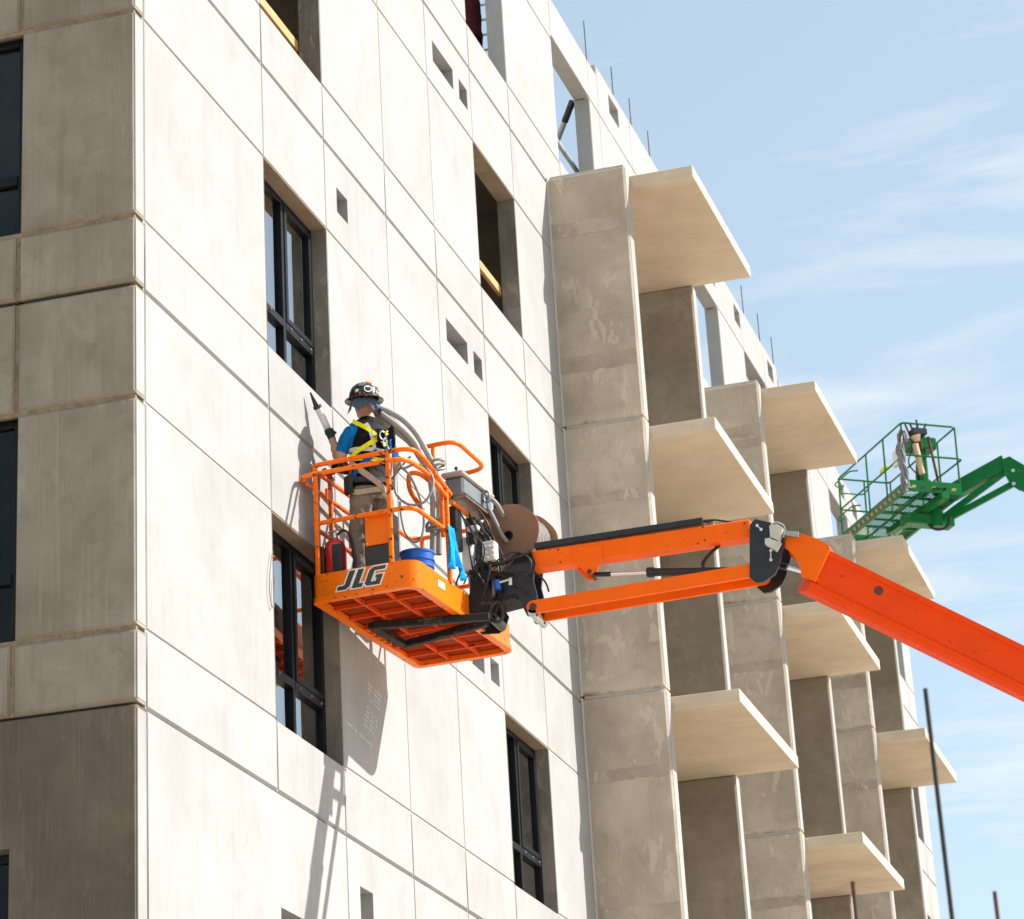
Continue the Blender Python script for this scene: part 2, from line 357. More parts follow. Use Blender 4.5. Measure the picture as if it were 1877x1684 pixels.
M['grating'] = paint('floor_grating_paint', (0.42, 0.045, 0.006), 0.9, 0.7, (0.10, 0.06, 0.04), dust=0.35)
M['boom'] = paint('jib_orange_paint', (0.95, 0.135, 0.0), 0.34, 0.42, dust=0.05)
M['flyboom'] = paint('boom_red_orange_paint', (0.78, 0.055, 0.0), 0.38, 0.45, dust=0.04)
M['rib'] = paint('floor_rib_shaded_paint', (0.70, 0.070, 0.004), 0.9, 0.6, dust=0.25)  # same orange paint, made redder and darker for the shade underneath
M['green'] = paint('green_paint', (0.004, 0.145, 0.034), 0.6, dust=0.22)
M['black'] = plain('black_paint', (0.012, 0.012, 0.013), 0.38, 0.0, 0.3)
M['blackdirty'] = paint('dirty_black_paint', (0.022, 0.020, 0.018), 0.7, 0.6, (0.17, 0.12, 0.07), dust=0.7)
M['rubber'] = plain('black_rubber', (0.014, 0.013, 0.013), 0.55)
M['foam'] = plain('grey_foam_rod', (0.30, 0.285, 0.27), 0.7, 0, 0.1)
M['cable'] = plain('grey_cable', (0.23, 0.225, 0.215), 0.5)
M['tapeyellow'] = plain('faded_yellow_tape', (0.42, 0.27, 0.05), 0.6)
M['card'] = plain('cardboard', (0.30, 0.165, 0.098), 0.85, 0, 0.08, 3.0)
M['kraft'] = plain('kraft_tube', (0.60, 0.44, 0.29), 0.85)
M['wood'] = NT('raw_timber'); k = M['wood']; gr = k.noise(4, 6, .6, k.pos((14, 0.7, 14))); k.base(k.mix(k.rng(gr, .3, .7), (0.34, 0.17, 0.06), (0.62, 0.38, 0.17))); k.rough(0.75); M['wood'] = k.m
M['red'] = plain('red_enamel', (0.50, 0.012, 0.014), 0.28, coat=0.3)
M['blueplastic'] = plain('blue_plastic', (0.015, 0.11, 0.50), 0.35)
M['whiteplastic'] = plain('white_plastic', (0.70, 0.70, 0.66), 0.4)
M['lid'] = plain('pale_lid', (0.33, 0.285, 0.26), 0.6, 0, 0.2)
M['bronze'] = plain('stained_tray', (0.20, 0.16, 0.11), 0.35, 0.6, 0.5, 12)
M['greybox'] = plain('grey_enclosure', (0.135, 0.148, 0.155), 0.5, 0, 0.15)
M['beigebox'] = plain('beige_enclosure', (0.55, 0.52, 0.44), 0.5)
M['bluecloth'] = fabric('blue_cloth', (0.012, 0.33, 0.72), 0.9, scale=9)
M['rebar'] = plain('rusty_steel', (0.10, 0.045, 0.028), 0.8, 0.2, 0.3, 30)
M['rebardark'] = plain('dark_steel', (0.018, 0.017, 0.017), 0.6, 0.2)
M['yellow'] = plain('safety_yellow', (0.78, 0.66, 0.02), 0.6)
M['grey_stripe'] = plain('dark_decal', (0.035, 0.037, 0.036), 0.45)
M['white_stripe'] = plain('white_decal', (0.78, 0.77, 0.73), 0.5)
M['ground'] = concrete('ground_gravel', (0.47, 0.415, 0.335), (0.60, 0.535, 0.44), 0.0, 0.6, rnd=0.0)

# ------------------------------------------------------------------ ground
g = MB(); g.box((-900, -900, -0.5), (900, 900, 0.0)); go = link('ground', g.mesh('ground'), M['ground']); go['kind'] = 'structure'
# ------------------------------------------------------------------ the building
M['galvdark'] = plain('weathered_bar', (0.13, 0.12, 0.11), 0.7, 0.3)
BLD = thing('apartment_building', 'unfinished concrete apartment block of jointed panels with fin walls and balcony slabs', 'building', (-6, 19, 0))
GAP = 0.011
def panel(name, org, A, N, w, h, t=0.2, c=0.009, cb=None, ct=None, holes=(), mat=None, gap=GAP):
    """precast panel: front face in the plane org + a*A + z, edges chamfered, optional through holes (a0,a1,z0,z1)"""
    A = Vector(A); N = Vector(N); Z = Vector((0, 0, 1)); org = Vector(org)
    if mat is M['facade']: org = org+N*random.uniform(-0.0025, 0.0)
    cb = c if cb is None else cb; ct = c if ct is None else ct
    g = gap/2; a0, a1, z0, z1 = g, w-g, g, h-g
    def at(a, z, n): return org+A*a+Z*z+N*n
    mb = MB()
    xs = sorted(set([a0+c, a1-c]+[q for H in holes for q in H[:2]])); zs = sorted(set([z0+cb, z1-ct]+[q for H in holes for q in H[2:]]))
    def inhole(a, z): return any(H[0] < a < H[1] and H[2] < z < H[3] for H in holes)
    for side in (0, 1):
        n = 0.0 if side == 0 else -t
        X = xs if side == 0 else sorted(set([a0, a1]+[q for H in holes for q in H[:2]])); ZZ = zs if side == 0 else sorted(set([z0, z1]+[q for H in holes for q in H[2:]]))
        idx = {}
        vs = []; fs = []
        for i, a in enumerate(X):
            for j, z in enumerate(ZZ): idx[(i, j)] = len(vs); vs.append(at(a, z, n))
        for i in range(len(X)-1):
            for j in range(len(ZZ)-1):
                if not inhole((X[i]+X[i+1])/2, (ZZ[j]+ZZ[j+1])/2):
                    q = [idx[(i, j)], idx[(i+1, j)], idx[(i+1, j+1)], idx[(i, j+1)]]; fs.append(q if side == 0 else q[::-1])
        mb.add(vs, fs)
    # chamfers + sides
    F = [at(a0+c, z0+cb, 0), at(a1-c, z0+cb, 0), at(a1-c, z1-ct, 0), at(a0+c, z1-ct, 0)]
    Cc = [at(a0, z0, -cb), at(a1, z0, -cb), at(a1, z1, -ct), at(a0, z1, -ct)]
    Bk = [at(a0, z0, -t), at(a1, z0, -t), at(a1, z1, -t), at(a0, z1, -t)]
    mb.add(F+Cc+Bk, [(i, i+4, (i+1) % 4+4, (i+1) % 4) for i in range(4)]+[(i+4, i+8, (i+1) % 4+8, (i+1) % 4+4) for i in range(4)])
    for (h0, h1, y0, y1) in holes:
        P = [(h0, y0), (h1, y0), (h1, y1), (h0, y1)]
        vs = [at(a, z, 0) for a, z in P]+[at(a, z, -t) for a, z in P]
        mb.add(vs, [(i, (i+1) % 4, (i+1) % 4+4, i+4) for i in range(4)])
    me = bpy.data.meshes.new(name); me.from_pydata(mb.v, [], mb.f)
    bm = bmesh.new(); bm.from_mesh(me); bmesh.ops.remove_doubles(bm, verts=bm.verts, dist=1e-5)
    bmesh.ops.recalc_face_normals(bm, faces=bm.faces); bm.to_mesh(me); bm.free()
    return child(name, me, mat, BLD)

XA, NA = (0, 1, 0), (1, 0, 0)      # long facade: runs along +Y, faces +X
CBJ = 0.020                         # larger chamfer over the storey joints
SILL, HEAD, FLR = 0.194, 0.734, 1.013
seal = MB(); void = MB()
def window(org, A, N, w, h, depth=0.145, transom=0.5, mull=0.52, mat='frame', simple=False):
    """aluminium window set back in an opening: frame > panes, mullion, transom, sash, bolts"""
    A = Vector(A); N = Vector(N); Z = Vector((0, 0, 1)); org = Vector(org)-N*depth; T = 0.07; fwd = 0.055
    def bar(mb, a0, a1, z0, z1, n0, n1, c=0.004):
        mb.frame(org+A*((a0+a1)/2)+Z*((z0+z1)/2)+N*((n0+n1)/2), A, N, Z, (a1-a0)/2, (n1-n0)/2, (z1-z0)/2, c)
    f = MB(); e = 0.003
    bar(f, e, fwd, e, h-e, -T, 0); bar(f, w-fwd, w-e, e, h-e, -T, 0); bar(f, fwd, w-fwd, e, fwd, -T, -0.002); bar(f, fwd, w-fwd, h-fwd, h-e, -T, -0.002)
    fr = child('window', f, M[mat], BLD)
    def sub(nm, fn, m):
        b = MB(); fn(b); me = b.mesh(nm); o = link(nm, me, m, fr); return o
    if simple:
        sub('pane', lambda b: bar(b, fwd, w-fwd, fwd, h-fwd, -0.045, -0.035, 0), M['glass']); return
    mw = w*mull; hw = 0.028
    sub('mullion', lambda b: bar(b, mw-hw, mw+hw, fwd, h-fwd, -T, 0.004), M[mat])
    sub('transom', lambda b: bar(b, fwd, mw-hw, transom-0.035, transom+0.035, -T, 0.008), M[mat])
    sub('transom', lambda b: bar(b, mw+hw, w-fwd, transom-0.035, transom+0.035, -T, 0.008), M[mat])
    def sash(b):
        s0, s1, q0, q1 = mw+hw+0.002, w-fwd-0.002, transom+0.037, h-fwd-0.002; d = 0.05
        bar(b, s0, s0+d, q0, q1, -0.055, 0.016); bar(b, s1-d, s1, q0, q1, -0.055, 0.016); bar(b, s0+d, s1-d, q0, q0+d, -0.055, 0.015); bar(b, s0+d, s1-d, q1-d, q1, -0.055, 0.015)
    sub('sash', sash, M[mat])
    sub('pane', lambda b: bar(b, fwd, mw-hw, transom+0.035, h-fwd, -0.045, -0.035, 0), M['glass'])
    sub('pane', lambda b: bar(b, fwd, mw-hw, fwd, transom-0.035, -0.045, -0.035, 0), M['glass'])
    sub('pane', lambda b: bar(b, mw+hw+0.05, w-fwd-0.05, transom+0.087, h-fwd-0.05, -0.03, -0.02, 0), M['glass'])
    sub('pane', lambda b: bar(b, mw+hw, w-fwd, fwd, transom-0.035, -0.045, -0.035, 0), M['glass'])
    def bolts(b):
        for q in (mw*0.55, mw+0.12, (mw+w)/2, w-fwd-0.08):
            b.lathe(org+A*q+Z*transom+N*0.008, N, [(0.016, 0), (0.016, 0.006), (0.010, 0.014), (0.001, 0.016)], 8)
    sub('bolts', bolts, M['galvdark'])['kind'] = 'stuff'

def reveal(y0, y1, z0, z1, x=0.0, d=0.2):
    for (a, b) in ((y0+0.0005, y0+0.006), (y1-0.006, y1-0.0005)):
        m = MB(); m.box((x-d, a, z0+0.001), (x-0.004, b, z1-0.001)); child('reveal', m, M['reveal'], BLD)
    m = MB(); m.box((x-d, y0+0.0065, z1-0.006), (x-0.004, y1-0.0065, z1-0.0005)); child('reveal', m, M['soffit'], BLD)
def hseal(y0, y1, z, floor=False):
    if floor:
        void.box((-0.16, y0, z-GAP/2), (-0.07, y1, z+GAP/2+0.006))
    else: seal.box((-0.06, y0, z-GAP/2), (-0.012, y1, z+GAP/2))
def vseal(y, z0, z1): seal.box((-0.06, y-GAP/2, z0+GAP/2), (-0.011, y+GAP/2, z1-GAP/2))

TOP1, TOP2 = LV(3.935), LV(3.985)
cols = [0.19, 2.74, 4.29, 6.03, 7.60, 9.19, 10.745, 12.25]
for k in (-1, 0, 1, 2, 3):
    zf = LV(k+0.013); zs = LV(k+SILL); zh = LV(k+HEAD); zt = LV(k+FLR) if k < 3 else TOP1
    cs = cols if k < 3 else cols[:-1]+[12.95]
    if k == -1:     # one broad storey panel over the entrance level, its windows cut into it
        zb = LV(-1+0.013)
        panel('facade_panel', (0, 0.19, zb), XA, NA, 4.29-0.19, zt-zb, ct=0.012, cb=CBJ, mat=M['facade'], holes=[(2.74-0.19, 4.10-0.19, 0.62, LV(-0.266)-zb)])
        window((0, 2.74, zb+0.62), XA, NA, 1.36, LV(-0.266)-zb-0.62)
        panel('facade_panel', (0, 4.29, zb), XA, NA, 6.03-4.29, zt-zb, ct=0.012, cb=CBJ, mat=M['facade'], holes=[(0.30, 0.62, LV(-0.36)-zb, LV(-0.10)-zb)])
        window((0, 4.59, LV(-0.36)), XA, NA, 0.32, LV(-0.10)-LV(-0.36), 0.11, mat='wframe', simple=True)
        for i in range(3, 7):
            panel('facade_panel', (0, cols[i], zb), XA, NA, cols[i+1]-cols[i], zt-zb, ct=0.012, cb=CBJ, mat=M['facade'])
            vseal(cols[i], zb, zt)
        hseal(0.19, 12.25, zt, True); continue
    for i in range(len(cs)-1):
        y0, y1 = cs[i], cs[i+1]; w = y1-y0; win = i in (1, 5)
        panel('facade_panel', (0, y0, zf), XA, NA, w, zs-zf, cb=CBJ, mat=M['facade'])
        if not win: panel('facade_panel', (0, y0, zs), XA, NA, w, zh-zs, mat=M['facade'])
        elif k in (0, 1): window((0, y0, zs), XA, NA, w, zh-zs)
        if win and k < 3: reveal(y0, y1, zs, zh, 0.0, 0.14 if k < 2 else 0.2)
        hol = []
        v0, v1 = (LV(k+0.83)-zh, LV(k+0.908)-zh)
        if k == 0: v0, v1 = LV(0.80)-zh, LV(0.876)-zh
        if i == 2 and k in (0, 1): hol = [(4.60-y0, 4.895-y0, v0, v1)]
        if i == 4 and k in (0, 1, 2): hol = [(7.84-y0, 8.55-y0, v0, v1), (8.76-y0, 9.055-y0, v0, v1)]
        panel('facade_panel', (0, y0, zh), XA, NA, w, zt-zh, ct=0.012, holes=hol, mat=M['facade'])
        if k == 0 and hol:
            for H in hol: window((0, y0+H[0], zh+H[2]), XA, NA, H[1]-H[0], H[3]-H[2], 0.11, mat='wframe', simple=True)
        if i > 0:
            vseal(y0, zf, zs); vseal(y0, zh, zt)
            if not (i in (1, 2, 5, 6)): vseal(y0, zs, zh)
        if not win: hseal(y0, y1, zs); hseal(y0, y1, zh)
    if k < 3: hseal(0.19, 12.25, zt, True)
    vseal(0.19-GAP/2, zf, zt)

# facade beyond the first fin wall
FINS = [12.25, 19.55, 26.66]; FB = 3.29; FT = 0.22; XE = 0.945
for k in (-1, 0, 1, 2):
    zf = LV(k+0.013); zt = LV(k+FLR)
    for i, fy in enumerate(FINS):
        panel('facade_panel', (0, fy+FT, zf), XA, NA, FB-FT, zt-zf, holes=[(0.5, 2.3, 0.12, 2.35)], mat=M['facade'])
        window((0, fy+FT+0.5, zf+0.12), XA, NA, 1.8, 2.23, transom=0.55)
        if i < 2:
            nx = FINS[i+1]; panel('facade_panel', (0, fy+FB+FT, zf), XA, NA, nx-fy-FB-FT, zt-zf, holes=[(1.1, 2.6, 0.6, 2.25)], mat=M['facade'])
            window((0, fy+FB+FT+1.1, zf+0.6), XA, NA, 1.5, 1.65)
    ey = FINS[2]+FB+FT
    zs = LV(k+0.215); zh = LV(k+0.75)
    for (a, b, op) in ((ey, 35.9, 0), (35.9, 37.7, 1), (37.7, 38.65, 0)):
        panel('facade_panel', (0, a, zf), XA, NA, b-a, zs-zf, cb=CBJ, mat=M['facade']); panel('facade_panel', (0, a, zh), XA, NA, b-a, zt-zh, mat=M['facade'])
        if not op: panel('facade_panel', (0, a, zs), XA, NA, b-a, zh-zs, mat=M['facade']); hseal(a, b, zs); hseal(a, b, zh)
        elif k < 2: window((0, a, zs), XA, NA, b-a, zh-zs)
        if a > ey: vseal(a, zf, zs); vseal(a, zh, zt)
    hseal(ey, 38.65, zt, True)
zf = LV(3.013); zs = LV(3.215); zh = LV(3.752)
def toprow(a, b, op, top, vents=()):
    panel('facade_panel', (0, a, zf), XA, NA, b-a, zs-zf, cb=CBJ, mat=M['facade'])
    if not op: panel('facade_panel', (0, a, zs), XA, NA, b-a, zh-zs, mat=M['facade']); hseal(a, b, zs); hseal(a, b, zh)
    panel('facade_panel', (0, a, zh), XA, NA, b-a, top-zh, ct=0.01, mat=M['facade'], holes=[(v-a, v+w_-a, LV(3.85)-zh, LV(3.94)-zh) for v, w_ in vents])
    vseal(a, zf, zs); vseal(a, zh, top)
T2 = TOP2
for args in ((12.95, 14.75, 1, TOP1), (14.75, 15.25, 0, TOP1), (15.25, 17.0, 0, T2, ((15.85, .52),)), (17.0, 20.25, 0, T2, ((18.9, .5),)), (20.25, 22.08, 1, T2, ((21.75, .28),)), (22.08, 23.9, 0, T2, ((23.37, .42),)),
             (23.9, 25.5, 1, T2), (25.5, 26.62, 0, T2, ((25.85, .42),)), (26.74, 28.9, 0, LV(3.93)), (28.9, 30.7, 0, T2), (30.7, 32.5, 1, T2, ((31.9, .5),)), (32.5, 35.9, 0, T2, ((33.2, .5),)), (35.9, 37.7, 1, T2), (37.7, 38.65, 0, T2)):
    toprow(*args)
o = child('joint_sealant', seal, M['sealant'], BLD); o['kind'] = 'stuff'; o = child('open_joint_dark_fill', void, M['void'], BLD); o['kind'] = 'stuff'

# gable end (in shade): panels run from the corner to the left, face -Y
AB, NB = (-1, 0, 0), (0, -1, 0)
sealb = MB()
for k in (-1, 0, 1, 2, 3):
    zf = LV(k+0.013); zs = LV(k+0.187); zh = LV(k+0.733); zt = LV(k+FLR) if k < 3 else TOP1
    gw = 0.93
    if k == -1:
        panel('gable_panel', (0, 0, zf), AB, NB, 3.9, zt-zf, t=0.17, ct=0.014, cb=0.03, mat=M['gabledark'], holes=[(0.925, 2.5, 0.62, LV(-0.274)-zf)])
        window((-0.925, 0, zf+0.62), AB, NB, 1.575, LV(-0.274)-zf-0.62)
        m = MB(); m.box((-0.01, 0.016, zf+0.040), (0.0025, 0.163, zt-0.03)); child('lit_corner_strip', m, M['facade'], BLD)  # added thin strip of paler concrete paints sunlight onto the corner edge
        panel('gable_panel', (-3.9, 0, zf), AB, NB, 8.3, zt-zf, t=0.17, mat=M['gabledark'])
    else:
        for (a, b, nm) in ((zf, zs, 0), (zs, zh, 1), (zh, zt, 2)):
            cb_ = 0.03 if nm == 0 else 0.022
            panel('gable_panel', (0.017, 0, a), AB, NB, gw+0.017, b-a, t=0.17, c=0.014, cb=cb_, ct=0.020, mat=M['gable'], gap=0.034)
            m = MB(); m.box((-0.01, 0.016, a+0.042), (0.0025, 0.163, b-0.036)); child('lit_corner_strip', m, M['facade'], BLD)  # added paler strip stands for the bright sunlit side of the panel
            if nm != 1: panel('gable_panel', (-gw, 0, a), AB, NB, 1.57, b-a, t=0.17, c=0.014, cb=cb_, mat=M['gable'], gap=0.034)
            panel('gable_panel', (-gw-1.57, 0, a), AB, NB, 9.7, b-a, t=0.17, cb=cb_, mat=M['gable'], gap=0.034)
            if nm != 1: sealb.box((-gw-0.017, 0.026, a+0.018), (-gw+0.017, 0.06, b-0.018))
        for z in (zs, zh): sealb.box((-gw-1.5, 0.024, z-0.017), (-0.012, 0.06, z+0.017))
        if k < 3: window((-gw, 0, zs), AB, NB, 1.57, zh-zs, 0.11)
o = child('gable_sealant', sealb, M['tanseal'], BLD); o['kind'] = 'stuff'

# fin walls, balcony slabs, grout strips
def rough_strip(x0, x1, z0, z1, y, seed):
    rnd = random.Random(seed); b = MB(); n = 14; top = []; bot = []
    for i in range(n+1):
        x = x0+(x1-x0)*i/n; top.append((x, z1+rnd.uniform(-.014, .010))); bot.append((x, z0+rnd.uniform(-.012, .012)))
    poly = [Vector((x, y, z)) for x, z in bot]+[Vector((x, y, z)) for x, z in reversed(top)]
    b.prism(poly, (0, 0.012, 0)); return b
for i, fy in enumerate(FINS):
    for k in (-1, 0, 1, 2):
        z0, z1 = LV(k+0.030), LV(k+1.030)
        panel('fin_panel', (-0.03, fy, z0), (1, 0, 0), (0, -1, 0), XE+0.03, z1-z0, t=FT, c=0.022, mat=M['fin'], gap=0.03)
        b = MB(); b.box((0.03, fy+0.03, z1-0.016), (XE-0.03, fy+FT-0.03, z1+0.016)); child('fin_bedding', b, M['sealant'], BLD)
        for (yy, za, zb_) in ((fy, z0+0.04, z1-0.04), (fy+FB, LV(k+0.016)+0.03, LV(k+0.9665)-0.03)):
            m = MB(); m.box((XE-0.020, yy+0.024, za), (XE-0.0115 if yy == fy else XE-0.0015, yy+FT-0.024, zb_)); child('lit_fin_end', m, M['facade'], BLD)  # added pale strips put the sun's glare on the fin ends into colour
        b = MB(True); b.cyl((0.004, fy-0.002, z0+0.01), (0.004, fy-0.002, z1-0.01), 0.016, 8); child('fin_sealant', b, M['sealant'], BLD)
        # far fin carries the slab
        zb0, zb1 = LV(k+0.014), LV(k+0.9685)
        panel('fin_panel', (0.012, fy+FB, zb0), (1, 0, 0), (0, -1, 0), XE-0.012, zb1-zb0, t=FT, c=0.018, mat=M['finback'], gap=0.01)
        s = MB(); s.frame(Vector((1.68/2+0.06, fy+FT+0.004+(FB-FT+0.06)/2, (LV(k+0.9665)+LV(k+1.0135))/2)), Vector((1, 0, 0)), Vector((0, 1, 0)), Vector((0, 0, 1)), (1.68-0.12)/2, (FB-FT+0.06)/2, HS*0.0235, 0.006)
        # drip groove lip under the edge
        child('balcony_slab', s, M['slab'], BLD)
        for (l0, l1) in ((0.725, 0.765), (0.775, 0.830), (0.235, 0.295)):
            if (k == 2 and l0 == 0.775) or (k < 2 and l0 == 0.725) or (l0 == 0.235 and k in (2, 0)) or (i > 0 and l0 == 0.725):
                child('grout_strip', rough_strip(0.03+0.05*(k == 0), XE-0.04, LV(k+l0), LV(k+l1), fy-0.004, i*10+k), M['grout'], BLD)
# floors, inner walls, back walls
for k in (0, 1, 2, 3):
    b = MB(); b.box((-12.0, 0.18, LV(k)-0.20), (-0.205, 38.4, LV(k)-0.005)); child('floor_slab', b, M['inner'], BLD)
    if k < 3:
        for y in (6.02, 12.34, 19.64, 26.75):
            b = MB(); b.box((-11.9, y, LV(k)), (-0.21, y+0.2, LV(k+1)-0.205)); child('inner_wall', b, M['inner'], BLD)
b = MB(); b.box((-12.3, 0.18, 0.001), (-12.01, 38.65, LV(3.0))); child('rear_wall', b, M['inner'], BLD)
b = MB(); b.box((-12.0, 38.41, 0.001), (-0.21, 38.64, LV(3.0))); child('end_wall', b, M['inner'], BLD)
b = MB(); b.box((-12.2, 0.02, 0.001), (-0.02, 38.6, LV(-0.995))); child('podium', b, M['facade'], BLD)

# timber guard rails left in two unglazed openings
def timber(y0, y1, z, lab):
    b = MB(); b.frame(Vector((-0.235, (y0+y1)/2, z)), Vector((1, 0, 0)), Vector((0, 1, 0)), Vector((0, 0, 1)), 0.022, (y1-y0)/2, 0.05, 0.004)
    single('timber_rail', b, M['wood'], lab, 'timber', 'timber rails across open windows')
timber(2.70, 4.34, LV(2.33), 'raw timber rail across the open window at the top left above the worker')
timber(9.15, 10.80, LV(2.388), 'raw timber rail across the open window beside the first fin wall')
# temporary push-pull props behind the top wall
def prop(a, b, lab):
    a = Vector(a); b = Vector(b); d = (b-a).normalized()
    t = thing('wall_prop', lab, 'prop', tuple(a), 'steel props bracing the top wall')
    m = MB(True); m.cyl(a+d*0.25, b-d*0.20, 0.036, 14); child('tube', m, M['galv'], t)
    m = MB(True); m.cyl(b-d*0.26, b-d*0.05, 0.043, 14); child('collar', m, M['black'], t)
    m = MB(); m.frame(b-d*0.02, d, Vector((0, 0, 1)).cross(d).normalized(), d.cross(Vector((0, 0, 1)).cross(d).normalized()), 0.055, 0.03, 0.045, 0.008); child('end_bracket', m, M['black'], t)
    m = MB(True); m.cyl(a, a+d*0.27, 0.03, 12); child('screw_foot', m, M['galv'], t)
    m = MB(); m.box((a.x-0.09, a.y-0.09, a.z-0.012), (a.x+0.09, a.y+0.09, a.z+0.004)); child('base_plate', m, M['galv'], t)
prop((-2.3, 16.9, LV(3.0)+0.01), (-0.25, 14.82, LV(3.752)), 'grey steel prop with black collar behind the tall top opening beside the first fin wall')
prop((-2.3, 26.6, LV(3.0)+0.01), (-0.25, 25.2, LV(3.72)), 'short stretch of prop in the far top opening over the second balcony')
m = MB(True); m.cyl((-0.27, 13.5, LV(3.455)), (-0.29, 15.7, LV(3.475)), 0.032, 12); single('brace_pipe', m, M['galv'], 'grey pipe crossing low behind the tall top opening beside the first fin wall', 'pipe')
# starter bars along the top of the wall
ROD = [(1070, 38, 90), (1120, 122, 147), (1153, 180, 205), (1187, 240, 262), (1358, 523, 552), (1388, 575, 603), (1413, 618, 645)]
WHERE = ['tall starter bar, leftmost on the roof edge', 'starter bar just right of the small step in the roof edge', 'starter bar third along the roof edge above a small vent', 'starter bar on the roof edge just above the first balcony slab', 'starter bar on the roof edge right after the first balcony slab', 'starter bar midway along the roof edge between first and second balcony', 'starter bar at the far corner of the roof edge near the second balcony']
for (x, ya, yb), lab in zip(ROD, WHERE):
    p = PX_(x, ya, -0.1); tz = TOP1 if p.y < 15.2 else TOP2
    q = PX_(x+1.5, yb, -0.1)
    m = MB(); m.cyl((-0.1, p.y, tz-0.01), (-0.1, p.y, max(p.z, tz+0.2)), 0.0085, 8)
    single('starter_bar', m, M['galvdark'], lab, 'rebar', 'starter bars on the roof edge')
# steel rods close to the camera
def rod(px, py, dist, r, m, lab):
    d = ray(px, py); h = math.hypot(d.x, d.y); p = CAM+d*(dist/h)
    t = thing('steel_rod', lab, 'rod', (p.x, p.y, 0), 'steel rods standing close to the camera')
    b = MB(True); b.cyl((p.x, p.y, 0.1), (p.x, p.y, p.z), r, 10); child('bar', b, m, t)
    b = MB(); b.frame(Vector((p.x, p.y, 0.075)), Vector((1, 0, 0)), Vector((0, 1, 0)), Vector((0, 0, 1)), 0.16, 0.16, 0.075, 0.01); child('footing', b, M['ground'], t)
rod(1696, 1262, 10.5, 0.0085, M['rebardark'], 'tall blurred black rod in front of the far right balconies')
rod(1563, 1616, 12.5, 0.0095, M['rebar'], 'short rusty rod in front of the lowest middle balcony')
rod(1823, 1634, 10.5, 0.0075, M['rebar'], 'short rusty rod against the sky at the lower right')
# ladder standing behind the open top window
lt = thing('ladder', 'grey extension ladder leaning inside the open window at the top of the picture', 'ladder', (-0.62, 11.2, LV(3.0)))
for sx in (-0.19, 0.19):
    m = MB(); m.beam((-0.62+sx, 11.2, LV(3.0)), (-0.62+sx, 12.55, LV(3.0)+3.0), 0.028, 0.075, (1, 0, 0), 0.004); child('stile', m, M['galv'], lt)
for q in range(11):
    t = (q+0.5)/11; c = Vector((-0.62, 11.2, LV(3.0))).lerp(Vector((-0.62, 12.55, LV(3.0)+3.0)), t); m = MB(True); m.cyl(c-Vector((0.18, 0, 0)), c+Vector((0.18, 0, 0)), 0.016, 8); child('rung', m, M['galv'], lt)
# ------------------------------------------------------------------ orange boom lift
BA = R_(4.9); BO = Vector((0.053, 3.488, 8.85)); BX = Vector((math.cos(BA), -math.sin(BA), 0)); BY = Vector((math.sin(BA), math.cos(BA), 0)); BZ = Vector((0, 0, 1))
BW, BL = 0.905, 2.14
def K(u, v, w): return BO+BX*u+BY*v+BZ*w
LIFT = thing('boom_lift', 'orange boom lift with work basket held against the bright facade', 'boom lift', (15.2, 10.4, 0))
def part(name, mb, mat, smooth=None): return child(name, mb, M[mat] if isinstance(mat, str) else mat, LIFT, smooth)
def rrect(u0, u1, v0, v1, r, n=6):
    out = []
    rl = max(0.02, r-0.075)
    for (cu, cv, a0, q_) in ((u1-r, v0+r, -90, r), (u1-r, v1-r, 0, r), (u0+rl, v1-rl, 90, rl), (u0+rl, v0+rl, 180, rl)):
        for k in range(n+1):
            a = R_(a0+90*k/n); out.append((cu+q_*math.cos(a), cv+q_*math.sin(a)))
    return out
def ringwall(mb, outer, inner, w0, w1):
    n = len(outer); vs = [K(u, v, w0) for u, v in outer]+[K(u, v, w1) for u, v in outer]+[K(u, v, w1) for u, v in inner]+[K(u, v, w0) for u, v in inner]
    fs = []
    for i in range(n):
        j = (i+1) % n
        for q in range(4): fs.append((q*n+i, q*n+j, ((q+1) % 4)*n+j, ((q+1) % 4)*n+i))
    mb.add(vs, fs)
RR = 0.13
tb = MB(True); ringwall(tb, rrect(0, BW, 0, BL, RR), rrect(0.012, BW-0.012, 0.012, BL-0.012, RR-0.012), 0.012, 0.20)
toe = part('toe_board', tb, 'orangeworn')
fl = MB(True); ringwall(fl, rrect(-0.010, BW+0.010, -0.010, BL+0.010, RR+0.01), rrect(0.055, BW-0.055, 0.055, BL-0.055, RR-0.05), -0.028, 0.012)
part('bottom_frame', fl, 'orangeworn')
# ribs under the floor
for u in (0.32, 0.60):
    b = MB(); b.beam(K(u, 0.05, 0.0), K(u, BL-0.05, 0.004), 0.022, 0.042, (0, 0, 1), 0.004); part('floor_rib', b, 'rib')
for i, v in enumerate((0.30, 0.60, 0.90, 1.20, 1.50, 1.82)):
    b = MB(); b.beam(K(0.05, v, -0.003), K(BW-0.05, v, 0.0), 0.024, 0.040, (0, 0, 1), 0.004); part('floor_rib', b, 'rib')
gr_ = MB()
v = 0.05
while v < BL-0.045:
    gr_.beam(K(0.03, v, 0.030), K(BW-0.03, v, 0.030), 0.010, 0.012); v += 0.0198
u = 0.05
while u < BW-0.04:
    gr_.beam(K(u, 0.03, 0.040), K(u, BL-0.03, 0.040), 0.020, 0.006); u += 0.045
o = part('floor_grating', gr_, M['grating']); o['kind'] = 'stuff'
for i in range(5):
    b = MB(); b.frame(K(0.035, 0.95+i*0.11, -0.012), BX, BY, BZ, 0.05, 0.014, 0.012, 0.003); part('edge_gusset', b, 'orange')
